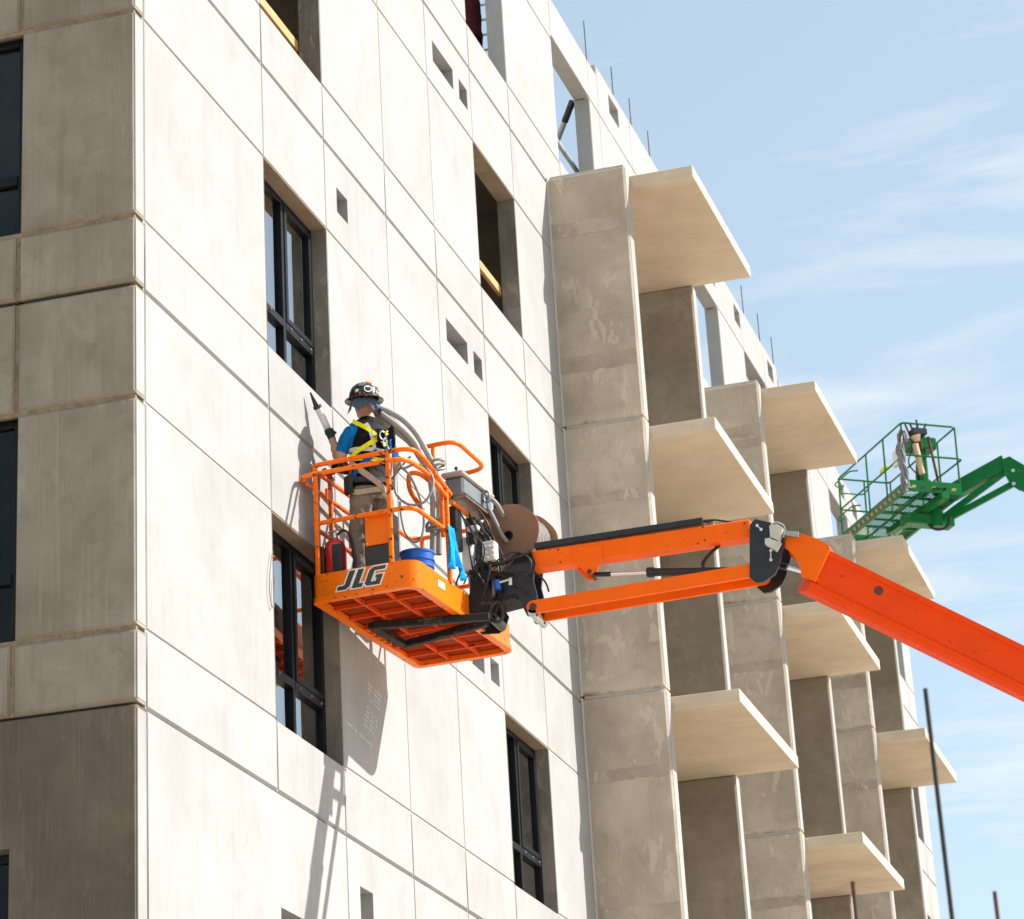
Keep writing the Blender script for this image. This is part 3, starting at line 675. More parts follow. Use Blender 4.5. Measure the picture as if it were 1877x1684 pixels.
# lettering on the near end of the toe board: slanted block letters with pale outline
def letter(mb, polys, o0, sc, dn):
    for poly in polys:
        pts = [K(0.245+(x+0.34*(y-0.5))*sc*1.28, -dn, o0+y*sc) for x, y in poly]; mb.prism(pts, BY*0.002)
LJ = [[(0.02, 0), (0.42, 0), (0.56, 0.14), (0.56, 1), (0.30, 1), (0.30, 0.26), (0.24, 0.22), (0.02, 0.22)]]
LL = [[(0.70, 0), (1.16, 0), (1.16, 0.22), (0.96, 0.22), (0.96, 1), (0.70, 1)]]
LG = [[(1.26, 0.14), (1.40, 0), (1.98, 0), (1.98, 0.54), (1.66, 0.54), (1.66, 0.38), (1.74, 0.38), (1.74, 0.20), (1.51, 0.20), (1.51, 0.80), (1.98, 0.80), (1.98, 1), (1.40, 1), (1.26, 0.86)]]
def grow(polys, g):
    out = []
    for poly in polys:
        n = len(poly); q = []
        for i in range(n):
            (ax, ay), (bx, by), (cx, cy) = poly[i-1], poly[i], poly[(i+1) % n]
            d1 = Vector((bx-ax, by-ay)).normalized(); d2 = Vector((cx-bx, cy-by)).normalized(); n1 = Vector((d1.y, -d1.x)); n2 = Vector((d2.y, -d2.x)); m_ = (n1+n2); m_ = m_/max(0.4, m_.length_squared)*2
            q.append((bx+m_.x*g, by+m_.y*g))
        out.append(q)
    return out
for L in (LJ, LL, LG):
    a = MB(); letter(a, grow(L, 0.07), 0.036, 0.148, 0.0035); child('letter_outline', a, M['white_stripe'], LIFT)
    a = MB(); letter(a, L, 0.036, 0.148, 0.0060); child('letter', a, M['grey_stripe'], LIFT)
b = MB(); b.frame(K(BW+0.002, 0.52, 0.12), BX, BY, BZ, 0.002, 0.07, 0.028); part('warning_sticker', b, 'white_stripe')

# rails
RT = 0.0195
def rail(pts, r=RT, rf=0.13, mat='rail', name='guard_rail'):
    m = MB(True); m.tube(fillet([K(*p) for p in pts], rf, 7), r, 12); return part(name, m, mat)
rail([(0.905, 0.82, 0.985), (0.905, 0.26, 1.13), (0.905, 0.0, 1.13), (0.0, 0.0, 1.13), (0.0, BL, 1.13), (0.905, BL, 1.13), (0.905, 1.78, 1.13), (0.905, 1.70, 1.0)])
rail([(0.905, 0.74, 0.93), (0.905, 0.30, 1.02), (0.905, -0.16, 0.99), (-0.015, -0.20, 0.975), (-0.018, 1.25, 0.985)], rf=0.14)
rail([(0.905, 0.74, 0.63), (0.905, -0.0, 0.63), (0.0, -0.0, 0.63), (0.0, BL, 0.63), (0.905, BL, 0.63), (0.905, 1.74, 0.63)])
def post(u, v, w0=0.19, w1=1.13, s=0.034):
    b = MB(); b.beam(K(u, v, w0), K(u, v, w1), s, s, BX, 0.005); part('rail_post', b, 'rail')
for (u, v, w1) in ((0.055, 0.0, 1.13), (0.70, 0.0, 1.13), (0.905, 0.72, 0.99), (0.0, 0.42, 1.13), (0.0, 1.05, 1.13), (0.0, 1.68, 1.13), (0.10, BL, 1.13), (0.80, BL, 1.13), (0.905, 1.74, 1.05)): post(u, v, w1=w1)
post(0.855, 0.74, 0.60, 1.0, 0.03)
for (u, v) in ((0.0, 0.42), (0.0, 1.05)):
    b = MB(); b.frame(K(u+0.01, v-0.05, 0.99), BX, BY, BZ, 0.012, 0.06, 0.05, 0.004); part('gusset_plate', b, 'orange')
# raised guard over the controls
rail([(0.58, 0.95, 1.49), (0.86, 0.93, 1.49), (0.93, 1.0, 1.49), (0.93, 1.55, 1.47), (0.86, 1.62, 1.46), (0.60, 1.62, 1.45)], rf=0.10, mat='orange', name='control_guard')
for (u, v, t) in ((0.72, 0.94, 1.48), (0.74, 1.62, 1.45)):
    b = MB(True); b.cyl(K(u, v, 0.95), K(u, v, t), 0.016, 10); part('guard_post', b, 'orange')
rail([(0.62, 0.90, 0.92), (0.58, 0.72, 1.05), (0.62, 0.62, 1.16), (0.70, 0.66, 1.16), (0.86, 0.92, 1.0)], rf=0.06, mat='orange', name='control_guard')
rail([(0.90, 0.86, 0.93), (0.90, 1.74, 0.93)], r=0.016, rf=0.01, mat='orange')
# document box on the near end
b = MB(); b.frame(K(0.578, 0.045, 0.505), BX, BY, BZ, 0.120, 0.006, 0.125, 0.01); part('document_box_lid', b, 'orange')
b = MB(); b.frame(K(0.572, 0.115, 0.42), BX, BY, BZ, 0.130, 0.060, 0.215, 0.012); part('document_box', b, 'black')
b = MB(True)
for (u, w) in ((0.478, 0.61), (0.680, 0.61), (0.478, 0.40), (0.680, 0.40)): b.lathe(K(u, 0.039, w), -BY, [(0.009, 0), (0.009, .003), (.004, .006)], 8)
o = part('lid_screws', b, 'steel'); o['kind'] = 'stuff'

# control console on the boom side
b = MB(); b.frame(K(0.90, 1.25, 1.09), BX, BY, BZ, 0.085, 0.33, 0.080, 0.02); part('console', b, 'greybox')
b = MB(); b.frame(K(0.90, 1.25, 1.192), BX, BY, BZ, 0.10, 0.36, 0.022, 0.012); part('console_lid', b, 'lid')
b = MB(); b.prism([K(0.80, 0.94, 1.006), K(0.995, 0.94, 1.006), K(0.995, 1.56, 1.006), K(0.80, 1.56, 1.006)], BZ*-0.018); part('console_tray', b, 'bronze')
b = MB()
for i in range(3): b.cyl(K(0.88, 1.08+i*0.2, 1.21), K(0.87, 1.07+i*0.2, 1.29), 0.008, 8); b.sphere(K(0.87, 1.07+i*0.2, 1.30), 0.016, 10)
o = part('joystick', b, 'black'); o['kind'] = 'stuff'
b = MB(); b.frame(K(0.86, 1.02, 0.75), BX, BY, BZ, 0.035, 0.06, 0.19, 0.01); part('junction_panel', b, 'black')
b = MB(); b.frame(K(0.90, 1.42, 0.62), BX, BY, BZ, 0.05, 0.16, 0.30, 0.01); part('support_column', b, 'black')
b = MB(); b.frame(K(0.91, 1.16, 0.56), BX, BY, BZ, 0.045, 0.05, 0.15, 0.01); part('junction_box', b, 'whiteplastic')
b = MB(True); b.tube([K(0.93, 1.10, 0.66), K(1.0, 1.10, 0.66)], 0.04, 16); part('horn', b, 'black')
b = MB(); b.frame(K(0.94, 1.22, 0.80), BX, BY, BZ, 0.05, 0.03, 0.022, 0.006); part('connector', b, 'whiteplastic')
b = MB(True)
rnd = random.Random(3)
for i in range(7):
    a = K(0.90+rnd.uniform(-.03, .05), 1.02+i*0.06, 0.93); c = K(0.93+rnd.uniform(-.05, .08), 1.0+rnd.uniform(0, .4), 0.25+rnd.uniform(0, .15)); md = (a+c)/2+BX*rnd.uniform(-.02, .07)+BY*rnd.uniform(-.06, .06)
    b.tube(spline([a, a.lerp(md, .5)+BX*.02, md, c], 5), 0.0065, 6)
o = part('wiring', b, 'rubber'); o['kind'] = 'stuff'
b = MB(True); rnd = random.Random(21)
for i in range(12):
    a = K(0.93+rnd.uniform(-.04, .06), 1.0+rnd.uniform(0, .55), 0.85+rnd.uniform(-.1, .12)); c = K(1.0+rnd.uniform(-.05, .12), 1.05+rnd.uniform(0, .4), 0.22+rnd.uniform(-.05, .2))
    b.tube(spline([a, a.lerp(c, .3)+BX*rnd.uniform(0, .12)+BY*rnd.uniform(-.1, .1), a.lerp(c, .7)+BX*rnd.uniform(-.04, .14)+BY*rnd.uniform(-.12, .12), c], 5), rnd.choice((0.006, 0.009, 0.012)), 7)
o = part('wiring', b, 'rubber'); o['kind'] = 'stuff'
b = MB(); b.frame(PY_(899, 1012, 4.55), BX, BY, BZ, 0.055, 0.05, 0.085, 0.008); mfd = part('valve_block', b, 'beigebox')
b = MB(True)
c0 = PY_(899, 1012, 4.50)
for (a, z) in ((-.03, .05), (.0, .05), (.03, .05), (-.03, .0), (.025, .01), (-.02, -.045), (.03, -.04)): b.cyl(c0+BX*a+BZ*z, c0+BX*a+BZ*z-BY*0.03, 0.011, 10)
o = link('knobs', b.mesh('knobs'), M['whiteplastic'], mfd); o['kind'] = 'stuff'

# support under the basket: dirty tubes, bracket, rotator
zt_ = BO.z-0.06
a1, a2 = PZ_(683, 1147, zt_), PZ_(898, 1130, zt_); b1, b2 = PZ_(742, 1182, zt_), PZ_(893, 1141, zt_)
b = MB(); b.beam(a1, a2, 0.062, 0.062, (0, 0, 1), 0.01); part('support_tube', b, 'blackdirty')
b = MB(); b.beam(b1, b2, 0.062, 0.062, (0, 0, 1), 0.01); part('support_tube', b, 'blackdirty')
b = MB(); b.beam(a1-BY*0.02, b1+BY*0.02, 0.07, 0.05, (0, 0, 1), 0.006); part('support_tube', b, 'blackdirty')
YB = 4.72
def pp(mb, pts, y, th, ref=None):
    ref = y if ref is None else ref; mb.prism([PY_(x, q, ref)+Vector((0, y-ref, 0)) for x, q in pts], (0, th, 0))
b = MB(); pp(b, [(848, 1128), (862, 1083), (862, 1046), (893, 1046), (893, 1082), (902, 1095), (912, 1110), (905, 1134), (893, 1141), (862, 1143)], YB-0.20, 0.022); part('bracket_plate', b, 'blackdirty')
b = MB(); pp(b, [(848, 1128), (862, 1083), (862, 1046), (893, 1046), (893, 1082), (902, 1095), (912, 1110), (905, 1134), (893, 1141), (862, 1143)], YB+0.12, 0.022, YB-0.20); part('bracket_plate', b, 'blackdirty')
b = MB(True); c0 = PY_(884, 1043, YB-0.04); c1 = PY_(884, 1128, YB-0.04); b.lathe(c1, (0, 0, 1), [(0.085, 0), (0.095, .01), (0.095, (c0-c1).length-.03), (0.115, (c0-c1).length-.03), (0.115, (c0-c1).length)], 24); part('rotator', b, 'black')
b = MB(True); q = PY_(903, 1132, YB-0.22); b.lathe(q, (0, 1, 0), [(0.022, 0), (0.040, 0), (0.040, 0.27), (0.022, 0.27)], 20, cap=False); part('pivot_boss', b, 'black')
b = MB(True); q = PY_(911, 1122, YB-0.225); b.tube([q+Vector((0.055*math.cos(t), 0, 0.085*math.sin(t))) for t in [i*math.pi/8 for i in range(16)]], 0.016, 8, closed=True); part('lifting_eye', b, 'black')
# gooseneck between rotator and jib
b = MB(); GN = [(914, 1050), (932, 1040), (950, 1016), (972, 1008), (980, 1030), (977, 1062), (984, 1090), (984, 1128), (966, 1128), (954, 1104), (936, 1092), (914, 1096)]
pp(b, GN, YB-0.10, 0.03); part('gooseneck_plate', b, 'black')
b = MB(); pp(b, GN, YB+0.14, 0.03, YB-0.10); part('gooseneck_plate', b, 'black')
b = MB(); pp(b, [(890, 1046), (940, 1050), (940, 1058), (890, 1054)], YB-0.12, 0.3); part('gooseneck_top', b, 'blackdirty')
b = MB(); pp(b, [(880, 1098), (944, 1088), (950, 1094), (900, 1107), (882, 1106)], YB-0.12, 0.3); part('gooseneck_flange', b, 'blackdirty')
b = MB(True); q = PY_(975, 1122, YB-0.12); b.cyl(q, q+Vector((0, 0.36, 0)), 0.036, 18); part('jib_pin', b, 'steel')
# jib
def jbox(name, p0, p1, th, h, y0, mat, c=0.012):
    a = PY_(*p0, y0); d = PY_(*p1, y0); b = MB(); b.beam(a+Vector((0, th/2, 0)), d+Vector((0, th/2, 0)), th, h, (0, 0, 1), c); return part(name, b, mat)
YJ = YB-0.07
jbox('jib_tube', (974, 1026), (1376, 967), 0.17, 0.155, YJ, 'boom')
jbox('cable_cover', (979, 1000), (1288, 953), 0.13, 0.052, YJ+0.02, 'black', 0.004)
b = MB(True)
for i in range(3): b.tube(spline([PY_(1285, 955+i*2, YJ+0.04+i*.03), PY_(1310, 953, YJ+.04+i*.03), PY_(1340, 957, YJ+.04+i*.03), PY_(1375, 962, YJ+.05+i*.03)], 5), 0.008, 8)
part('hydraulic_hose', b, 'rubber')
for (dy, nm) in ((-0.05, 0), (0.19, 1)):
    b = MB(); p0 = PY_(977, 1112, YJ-.05)+Vector((0, dy+.05, 0)); p1 = PY_(1388, 1043, YJ-.05)+Vector((0, dy+.05, 0)); d = (p1-p0).normalized(); n = Vector((0, 1, 0)).cross(d)
    poly = []
    for (c, a0) in ((p0, 90), (p1, -90)):
        for kk in range(9):
            t = R_(a0+180*kk/8); poly.append(c+(d*math.cos(t)+n*-math.sin(t))*(0.055))
    b.prism(poly, (0, 0.035, 0)); part('leveling_link', b, 'boom')
    for p in (p0, p1):
        b = MB(True); b.lathe(p-Vector((0, 0.010, 0)), (0, 1, 0), [(0.018, 0), (0.030, 0.002), (0.032, 0.012)], 16); part('link_pin', b, 'rebar')
b = MB(); LP = [(1050, 1004), (1103, 1000), (1104, 1026), (1089, 1048), (1082, 1052), (1074, 1049), (1050, 1027)]
pp(b, LP, YJ-0.012, 0.012); part('cylinder_lug', b, 'boom')
b = MB(); pp(b, [(1056, 1040), (1098, 1034), (1089, 1060), (1080, 1064), (1072, 1058)], YJ+0.15, 0.012); part('cylinder_lug', b, 'boom')
b = MB(True); q = PY_(1080, 1047, YJ-0.02); b.lathe(q, (0, 1, 0), [(0.012, 0), (0.020, 0.002), (0.020, 0.2)], 14); part('link_pin', b, 'rebar')
yc = YJ+0.085
b = MB(True); b.cyl(PY_(1086, 1053, yc), PY_(1120, 1052, yc), 0.020, 14); part('cylinder_rod_end', b, 'black')
b = MB(True); b.cyl(PY_(1116, 1052, yc), PY_(1190, 1049, yc), 0.0165, 16); part('cylinder_rod', b, 'chrome')
b = MB(True); b.cyl(PY_(1186, 1049, yc), PY_(1200, 1048.5, yc), 0.042, 18, c=0.004); b.cyl(PY_(1199, 1048.5, yc), PY_(1392, 1046, yc), 0.034, 18); part('cylinder_body', b, 'black')
b = MB(True)
for i in range(2): b.tube(spline([PY_(1320-i*4, 1000, yc+i*.02), PY_(1300-i*3, 1018, yc+i*.02), PY_(1290-i*3, 1034, yc+i*.02), PY_(1293, 1046, yc+i*.02)], 6), 0.009, 8)
part('hydraulic_hose', b, 'rubber')
for (x, y) in ((1023, 1007), (1027, 1030), (1288, 966), (1292, 990)):
    b = MB(True); p = PY_(x, y, YJ-0.004); b.cyl(p, p+Vector((0, 0.01, 0)), 0.0075, 10); part('bolt_hole', b, 'black')
# knuckle plates at the boom nose
KP = [(1374, 962), (1384, 951), (1414, 958), (1440, 968), (1437, 1000), (1428, 1036), (1420, 1052), (1400, 1066), (1386, 1068), (1374, 1058)]
for (dy, th) in ((-0.07, 0.03), (0.22, 0.03)):
    b = MB(); pp(b, KP, YJ+dy, th, YJ-0.07); part('knuckle_plate', b, 'black')
b = MB(True); q = PY_(1389, 963, YJ-0.075)
for (x, y) in ((1388, 963), (1395, 970), (1413, 1009), (1413, 1026)): b.cyl(PY_(x, y, YJ-0.09), PY_(x, y, YJ-0.07), 0.013, 10)
b.tube([PY_(1388, 963, YJ-0.085), PY_(1394, 969, YJ-0.085)], 0.006, 8); b.tube([PY_(1413, 1009, YJ-0.085), PY_(1413, 1026, YJ-0.085)], 0.007, 8)
o = part('plate_bolts', b, 'steel'); o['kind'] = 'stuff'
for pts, nm in (([(1402, 987), (1414, 985), (1430, 992), (1422, 1008), (1402, 997)], 'switch_bracket'), ([(1410, 963), (1424, 960), (1434, 966), (1427, 992), (1412, 987)], 'limit_switch')):
    b = MB(); pp(b, pts, YJ-0.14, 0.07); part(nm, b, 'beigebox')
b = MB(True); b.tube(spline([PY_(1412, 968, YJ-.12), PY_(1416, 959, YJ-.12), PY_(1426, 957, YJ-.12), PY_(1438, 965, YJ-.12), PY_(1436, 985, YJ-.12)], 6), 0.006, 6); part('switch_cable', b, 'steel')
b = MB(); pp(b, [(1438, 972), (1463, 974), (1463, 984), (1438, 980)], YJ-0.1, 0.03); part('sensor_bracket', b, 'galv')
b = MB(True); b.cyl(PY_(1420, 1034, yc), PY_(1443, 1040, yc), 0.03, 14); part('cylinder_rod_end', b, 'black')
b = MB(True); b.cyl(PY_(1440, 1039, yc), PY_(1476, 1049, yc), 0.018, 14); part('cylinder_rod', b, 'chrome')

# fly boom: nose, then the long box section going down to the base
N0 = PY_(1490, 1047, YJ+0.1)
N1t = PY_(1877, 1236, YJ+1.05+0.1)
bd = (N1t-N0).normalized(); bn = Vector((0, 1, 0)) - bd*bd.y; bn.normalize(); bu = bn.cross(bd); bu = bu if bu.z > 0 else -bu
nb = MB(); NOSE = [(1438, 985), (1470, 978), (1500, 988), (1520, 1000), (1521, 1006), (1500, 1052), (1494, 1066), (1470, 1055), (1466, 1040), (1460, 1026), (1448, 1010), (1436, 1001)]
pp(nb, NOSE, YJ-0.035, 0.03); part('boom_nose_plate', nb, 'boom')
nb = MB(); pp(nb, NOSE, YJ+0.20, 0.03, YJ-0.035); part('boom_nose_plate', nb, 'boom')
nb = MB(); pp(nb, [(1470, 978), (1500, 988), (1520, 1000), (1518, 1008), (1468, 986)], YJ-0.005, 0.205); part('boom_nose_top', nb, 'boom')
nb = MB(); pp(nb, [(1468, 1046), (1500, 1058), (1500, 1066), (1468, 1054)], YJ-0.005, 0.205); part('boom_nose_web', nb, 'boom')
def section(o, hh, hw):
    """box section with pressed side plates"""
    P = [(-hh, -hw+.03), (-hh+.03, -hw), (-hh+.075, -hw), (-hh+.09, -hw+.020), (hh-.055, -hw+.020), (hh-.04, -hw), (hh, -hw)]
    P = P+[(a, -c) for a, c in reversed(P)]
    return [o+bu*a+bn*c for a, c in P]
def bmloft(a, d, hh, hw):
    b = MB(); s0 = section(a, hh, hw); s1 = section(d, hh, hw); n = len(s0)
    b.add(s0+s1, [tuple(range(n)), tuple(range(2*n-1, n-1, -1))]+[(i, (i+1) % n, (i+1) % n+n, i+n) for i in range(n)]); return b
Lb = (N0.z-1.9)/-bd.z
part('fly_boom', bmloft(N0-bd*0.02, N0+bd*4.6, 0.185, 0.135), 'flyboom')
part('mid_boom', bmloft(N0+bd*4.5, N0+bd*9.0, 0.235, 0.18), 'flyboom')
part('base_boom', bmloft(N0+bd*8.9, N0+bd*(Lb-0.3), 0.285, 0.225), 'flyboom')
b = MB(True); q = PY_(1610.7, 1082.5, (YJ+0.1+0.42)-0.135); dd = ray(1610.7, 1082.5)
tt = (N0+bd*0.02-bn*0.115-CAM).dot(bn)/dd.dot(bn); q = CAM+dd*tt
b.lathe(q-bn*0.006, bn, [(0.030, 0), (0.037, 0.002), (0.037, 0.03)], 20); part('wear_pad_pin', b, 'rebar')
# turntable and chassis out of the frame
E0 = N0+bd*Lb
b = MB(); b.box((E0.x-1.2, E0.y-1.1, 0.95), (E0.x+2.0, E0.y+1.1, 1.75), 0.08); part('turntable', b, 'boom')
b = MB(); b.box((E0.x-1.9, E0.y-0.75, 0.45), (E0.x+1.9, E0.y+0.75, 0.95), 0.06); part('chassis', b, 'black')
for sx in (-1.5, 1.5):
    for sy in (-1.2, 0.85):
        b = MB(True); b.lathe((E0.x+sx, E0.y+sy, 0.5), (0, 1, 0), [(0.30, 0), (0.47, 0.0), (0.50, 0.04), (0.50, 0.31), (0.47, 0.35), (0.30, 0.35)], 28); part('wheel', b, 'rubber')

# ---- loose things on the basket
# fire extinguisher
FE = thing('fire_extinguisher', 'red fire extinguisher with black hose in the near corner of the orange basket', 'extinguisher', tuple(K(0.16, 0.13, 0.05)))
c = K(0.155, 0.13, 0.052)
b = MB(True); b.lathe(c, BZ, [(0.06, 0), (0.086, 0.01), (0.09, 0.03), (0.09, 0.38), (0.078, 0.43), (0.04, 0.468), (0.022, 0.475)], 28); child('cylinder', b, M['red'], FE)
b = MB(True); b.lathe(c+BZ*0.47, BZ, [(0.022, 0), (0.026, 0.01), (0.026, 0.045), (0.012, 0.055)], 14); child('valve', b, M['steel'], FE)
b = MB(); b.beam(c+BZ*0.53-BX*0.06, c+BZ*0.545+BX*0.05, 0.02, 0.012, (0, 0, 1), 0.003); b.beam(c+BZ*0.50-BX*0.07, c+BZ*0.515+BX*0.02, 0.02, 0.01, (0, 0, 1), 0.003); child('handle', b, M['steel'], FE)
b = MB(True); b.tube(spline([c+BZ*0.50+BX*0.02, c+BZ*0.53+BX*0.08, c+BZ*0.47+BX*0.13, c+BZ*0.30+BX*0.165, c+BZ*0.12+BX*0.175, c+BZ*0.03+BX*0.19], 6), 0.011, 8); child('hose', b, M['rubber'], FE)
for du in (-0.105, 0.055):
    b = MB(); b.frame(K(0.160+du, 0.035, 0.300), BX, BY, BZ, 0.042, 0.016, 0.14, 0.006); part('extinguisher_bracket', b, 'black')
# bucket
BU = thing('bucket', 'blue plastic bucket with white rim on the basket floor', 'bucket', tuple(K(0.74, 0.42, 0.05)))
c = K(0.745, 0.42, 0.05)
b = MB(True); b.lathe(c, BZ, [(0.115, 0), (0.118, 0.01), (0.130, 0.20), (0.138, 0.20), (0.138, 0.215), (0.131, 0.215), (0.134, 0.255), (0.143, 0.255), (0.143, 0.27), (0.135, 0.27), (0.137, 0.315), (0.145, 0.32), (0.145, 0.335), (0.130, 0.335), (0.112, 0.02)], 32, cap=False); child('body', b, M['blueplastic'], BU)
b = MB(True); b.lathe(c+BZ*0.02, BZ, [(0.001, 0), (0.113, 0)], 24, cap=False); child('base', b, M['blueplastic'], BU)
b = MB(True); b.lathe(c+BZ*0.06, BZ, [(0.1225, 0), (0.1305, 0.115)], 32, cap=False); child('label_band', b, M['whiteplastic'], BU)
# blue cloth over the mid rail
b = MB(True); rows = 16; colsn = 14; vs = []
for i in range(rows+1):
    t = i/rows
    for j in range(colsn+1):
        s = j/colsn; wdt = 0.15+0.16*t; off = (s-0.5)*wdt
        wob = 0.020*math.sin(s*17+t*3)*(0.25+t)+0.012*math.sin(s*31+1)*t
        drop = t*(0.33+0.04*math.sin(s*9)+0.05*s)
        vs.append(K(0.945+wob*0.9+0.012*t, 0.70+off+0.05*t, 0.66-drop))
fs = [(i*(colsn+1)+j, i*(colsn+1)+j+1, (i+1)*(colsn+1)+j+1, (i+1)*(colsn+1)+j) for i in range(rows) for j in range(colsn)]
b.add(vs, fs); me = b.mesh('cloth'); cl = link('cloth', me, M['bluecloth']); md = cl.modifiers.new('s', 'SOLIDIFY'); md.thickness = 0.004
tag(cl, 'bright blue cloth hanging over the basket rail', 'cloth')
# grey foam rods tied upright and bowing over the worker's shoulder
def zz(x, y): return 520+x/3.008, 680+y/3.008
def foam(zpts, ys, r, lab, name='foam_rod', mat='foam', grp='foam rods tied to the basket rail', sp=8):
    pts = [PY_(*zz(x, y), yy) for (x, y), yy in zip(zpts, ys)]
    m = MB(True); m.tube(spline(pts, sp), r, 12); return single(name, m, M[mat], lab, 'foam rod' if name == 'foam_rod' else 'cable', grp)
yv = 4.16
foam([(474, 196), (560, 252), (640, 312), (712, 385), (760, 470), (800, 560), (822, 700), (824, 860), (822, 1010)], [3.86, 3.90, 3.96, 4.02, 4.08, 4.12, yv, yv, yv], 0.026, 'thick grey foam rod, nearest the hard hat, bowing down to the basket')
foam([(482, 236), (560, 285), (630, 340), (700, 400), (752, 480), (806, 565), (838, 700), (842, 860), (838, 1010)], [3.90, 3.94, 4.0, 4.06, 4.11, 4.15, yv+.04, yv+.04, yv+.04], 0.0245, 'second grey foam rod, its open end just below the first')
foam([(520, 200), (590, 228), (665, 275), (730, 345), (780, 430), (830, 540), (852, 700), (856, 860), (856, 1012)], [4.0, 4.04, 4.08, 4.12, 4.15, 4.18, yv+.05, yv+.05, yv+.05], 0.025, 'grey foam rod making the highest arch behind the worker')
foam([(530, 225), (610, 280), (690, 360), (745, 440), (800, 545), (832, 700), (848, 860), (848, 1012)], [4.05, 4.08, 4.12, 4.16, 4.2, yv+.09, yv+.09, yv+.09], 0.021, 'thin grey foam rod between the arching rods')
foam([(575, 470), (582, 520), (588, 590), (585, 640)], [3.83, 3.83, 3.83, 3.83], 0.026, 'short fat grey tube standing at the worker back', grp='foam rods tied to the basket rail')
# ties round the bundle
for (x, y, lab) in ((838, 545, 'grey tie around the foam rods near the top rail'), (836, 870, 'grey tie around the foam rods at the middle rail')):
    cpt = PY_(*zz(x, y), yv+0.03); m = MB(True)
    for q in range(3): m.tube([cpt+BX*(0.072*math.cos(t))+BY*(0.075*math.sin(t))+BZ*(0.02*q+0.03*math.sin(t+q)) for t in [i*math.pi/8 for i in range(16)]], 0.013, 8, closed=True)
    single('tie', m, M['cable'], lab, 'tie', 'ties around the foam rods')
foam([(640, 470), (628, 530), (610, 590), (622, 680), (690, 735), (770, 725), (815, 660), (822, 590), (780, 530), (720, 515), (660, 535), (640, 500)], [3.70, 3.70, 3.72, 3.74, 3.74, 3.74, 3.76, 3.78, 3.76, 3.74, 3.72, 3.70], 0.0108, 'grey cable coiled in a wide loop beside the near post', 'cable', 'cable', 'cables looped on the basket')
foam([(645, 530), (690, 570), (735, 660), (765, 760), (772, 850), (755, 925), (715, 940), (670, 890), (648, 800), (640, 720)], [3.73]*10, 0.0095, 'thinner grey cable hanging in a long loop below the coil', 'cable', 'cable', 'cables looped on the basket')
foam([(565, 640), (600, 590), (640, 540), (670, 500), (700, 470)], [3.74]*5, 0.009, 'short grey cable end sticking out behind the worker hip', 'cable', 'cable', 'cables looped on the basket')
# black hose bundle over the rotator
for i in range(9):
    rnd = random.Random(i); j = lambda s: rnd.uniform(-s, s)
    zp = [(985+j(8), 1110+j(14)), (1040+j(8), 1090+j(10)), (1120+j(10), 1075+j(10)), (1210+j(10), 1055+j(10)), (1290+j(10), 1020+j(10)), (1360+j(6), 995+j(6))]
    m = MB(True); m.tube(spline([PY_(*zz(x, y), 4.60+j(.05)) for x, y in zp], 6), 0.010, 8); part('hydraulic_hose', m, 'rubber')
for zp in ([(1170, 1050), (1230, 1010), (1300, 1000), (1350, 1030), (1365, 1070), (1340, 1120), (1300, 1140)], [(1180, 1110), (1280, 1100), (1380, 1110), (1440, 1160), (1462, 1215)], [(970, 1120), (950, 1180), (960, 1240), (985, 1290)], [(1160, 1250), (1175, 1190), (1160, 1140)], [(1190, 1120), (1260, 1160), (1330, 1220)]):
    m = MB(True); m.tube(spline([PY_(*zz(x, y), 4.55) for x, y in zp], 7), 0.008, 8); part('hydraulic_hose', m, 'rubber')
b = MB(True); b.cyl(PY_(*zz(1175, 1155), 4.55), PY_(*zz(1185, 1205), 4.55), 0.028, 14); part('solenoid', b, 'blueplastic')
b = MB(True); b.cyl(PY_(*zz(1190, 1165), 4.53), PY_(*zz(1240, 1150), 4.53), 0.010, 10); part('fitting', b, 'steel')
b = MB(); b.frame(PY_(*zz(1250, 1160), 4.54), BX, BY, BZ, 0.013, 0.004, 0.03); part('hose_tag', b, 'whiteplastic')
b = MB(True); b.cyl(PY_(*zz(1130, 1140), 4.75), PY_(*zz(1130, 1250), 4.75), 0.05, 16); part('cylinder_sleeve', b, 'whiteplastic')
# cardboard reel with rod wound on it
RC = PY_(*zz(1238, 908), 5.02); RE = thing('reel', 'brown cardboard reel wound with grey foam rod behind the jib', 'reel', tuple(RC-Vector((0, 0, 0.26))))
ax = (BY*0.96+BX*0.0+Vector((0.10, 0, 0))).normalized()
def blob(r, n=40, seed=1):
    rnd = random.Random(seed); return [r*(1+0.025*math.sin(3*t+seed)+0.012*math.sin(7*t)) for t in [2*math.pi*i/n for i in range(n)]]
rx = ax.cross(BZ).normalized(); rz = rx.cross(ax)
for (dd_, sd) in ((0.0, 1), (0.36, 2)):
    n = 40; rr = blob(0.285, n, sd); inner = 0.04
    vs = []; 
    for lay in (0, 0.010):
        for rad in (None, inner):
            for i in range(n):
                t = 2*math.pi*i/n; r_ = rr[i] if rad is None else rad; vs.append(RC+ax*(dd_+lay)+rx*(r_*math.cos(t))+rz*(r_*math.sin(t)))
    fs = []
    for i in range(n):
        j = (i+1) % n
        fs += [(i, j, n+j, n+i), (2*n+i, 3*n+i, 3*n+j, 2*n+j), (i, 2*n+i, 2*n+j, j), (n+i, n+j, 3*n+j, 3*n+i)]
    m = MB(); m.add(vs, fs); child('flange', m, M['card'], RE)
m = MB(True); m.lathe(RC-ax*0.004, ax, [(0.030, 0), (0.046, 0), (0.046, 0.38), (0.030, 0.38)], 24, cap=False); child('hub', m, M['black'], RE)
m = MB(True)
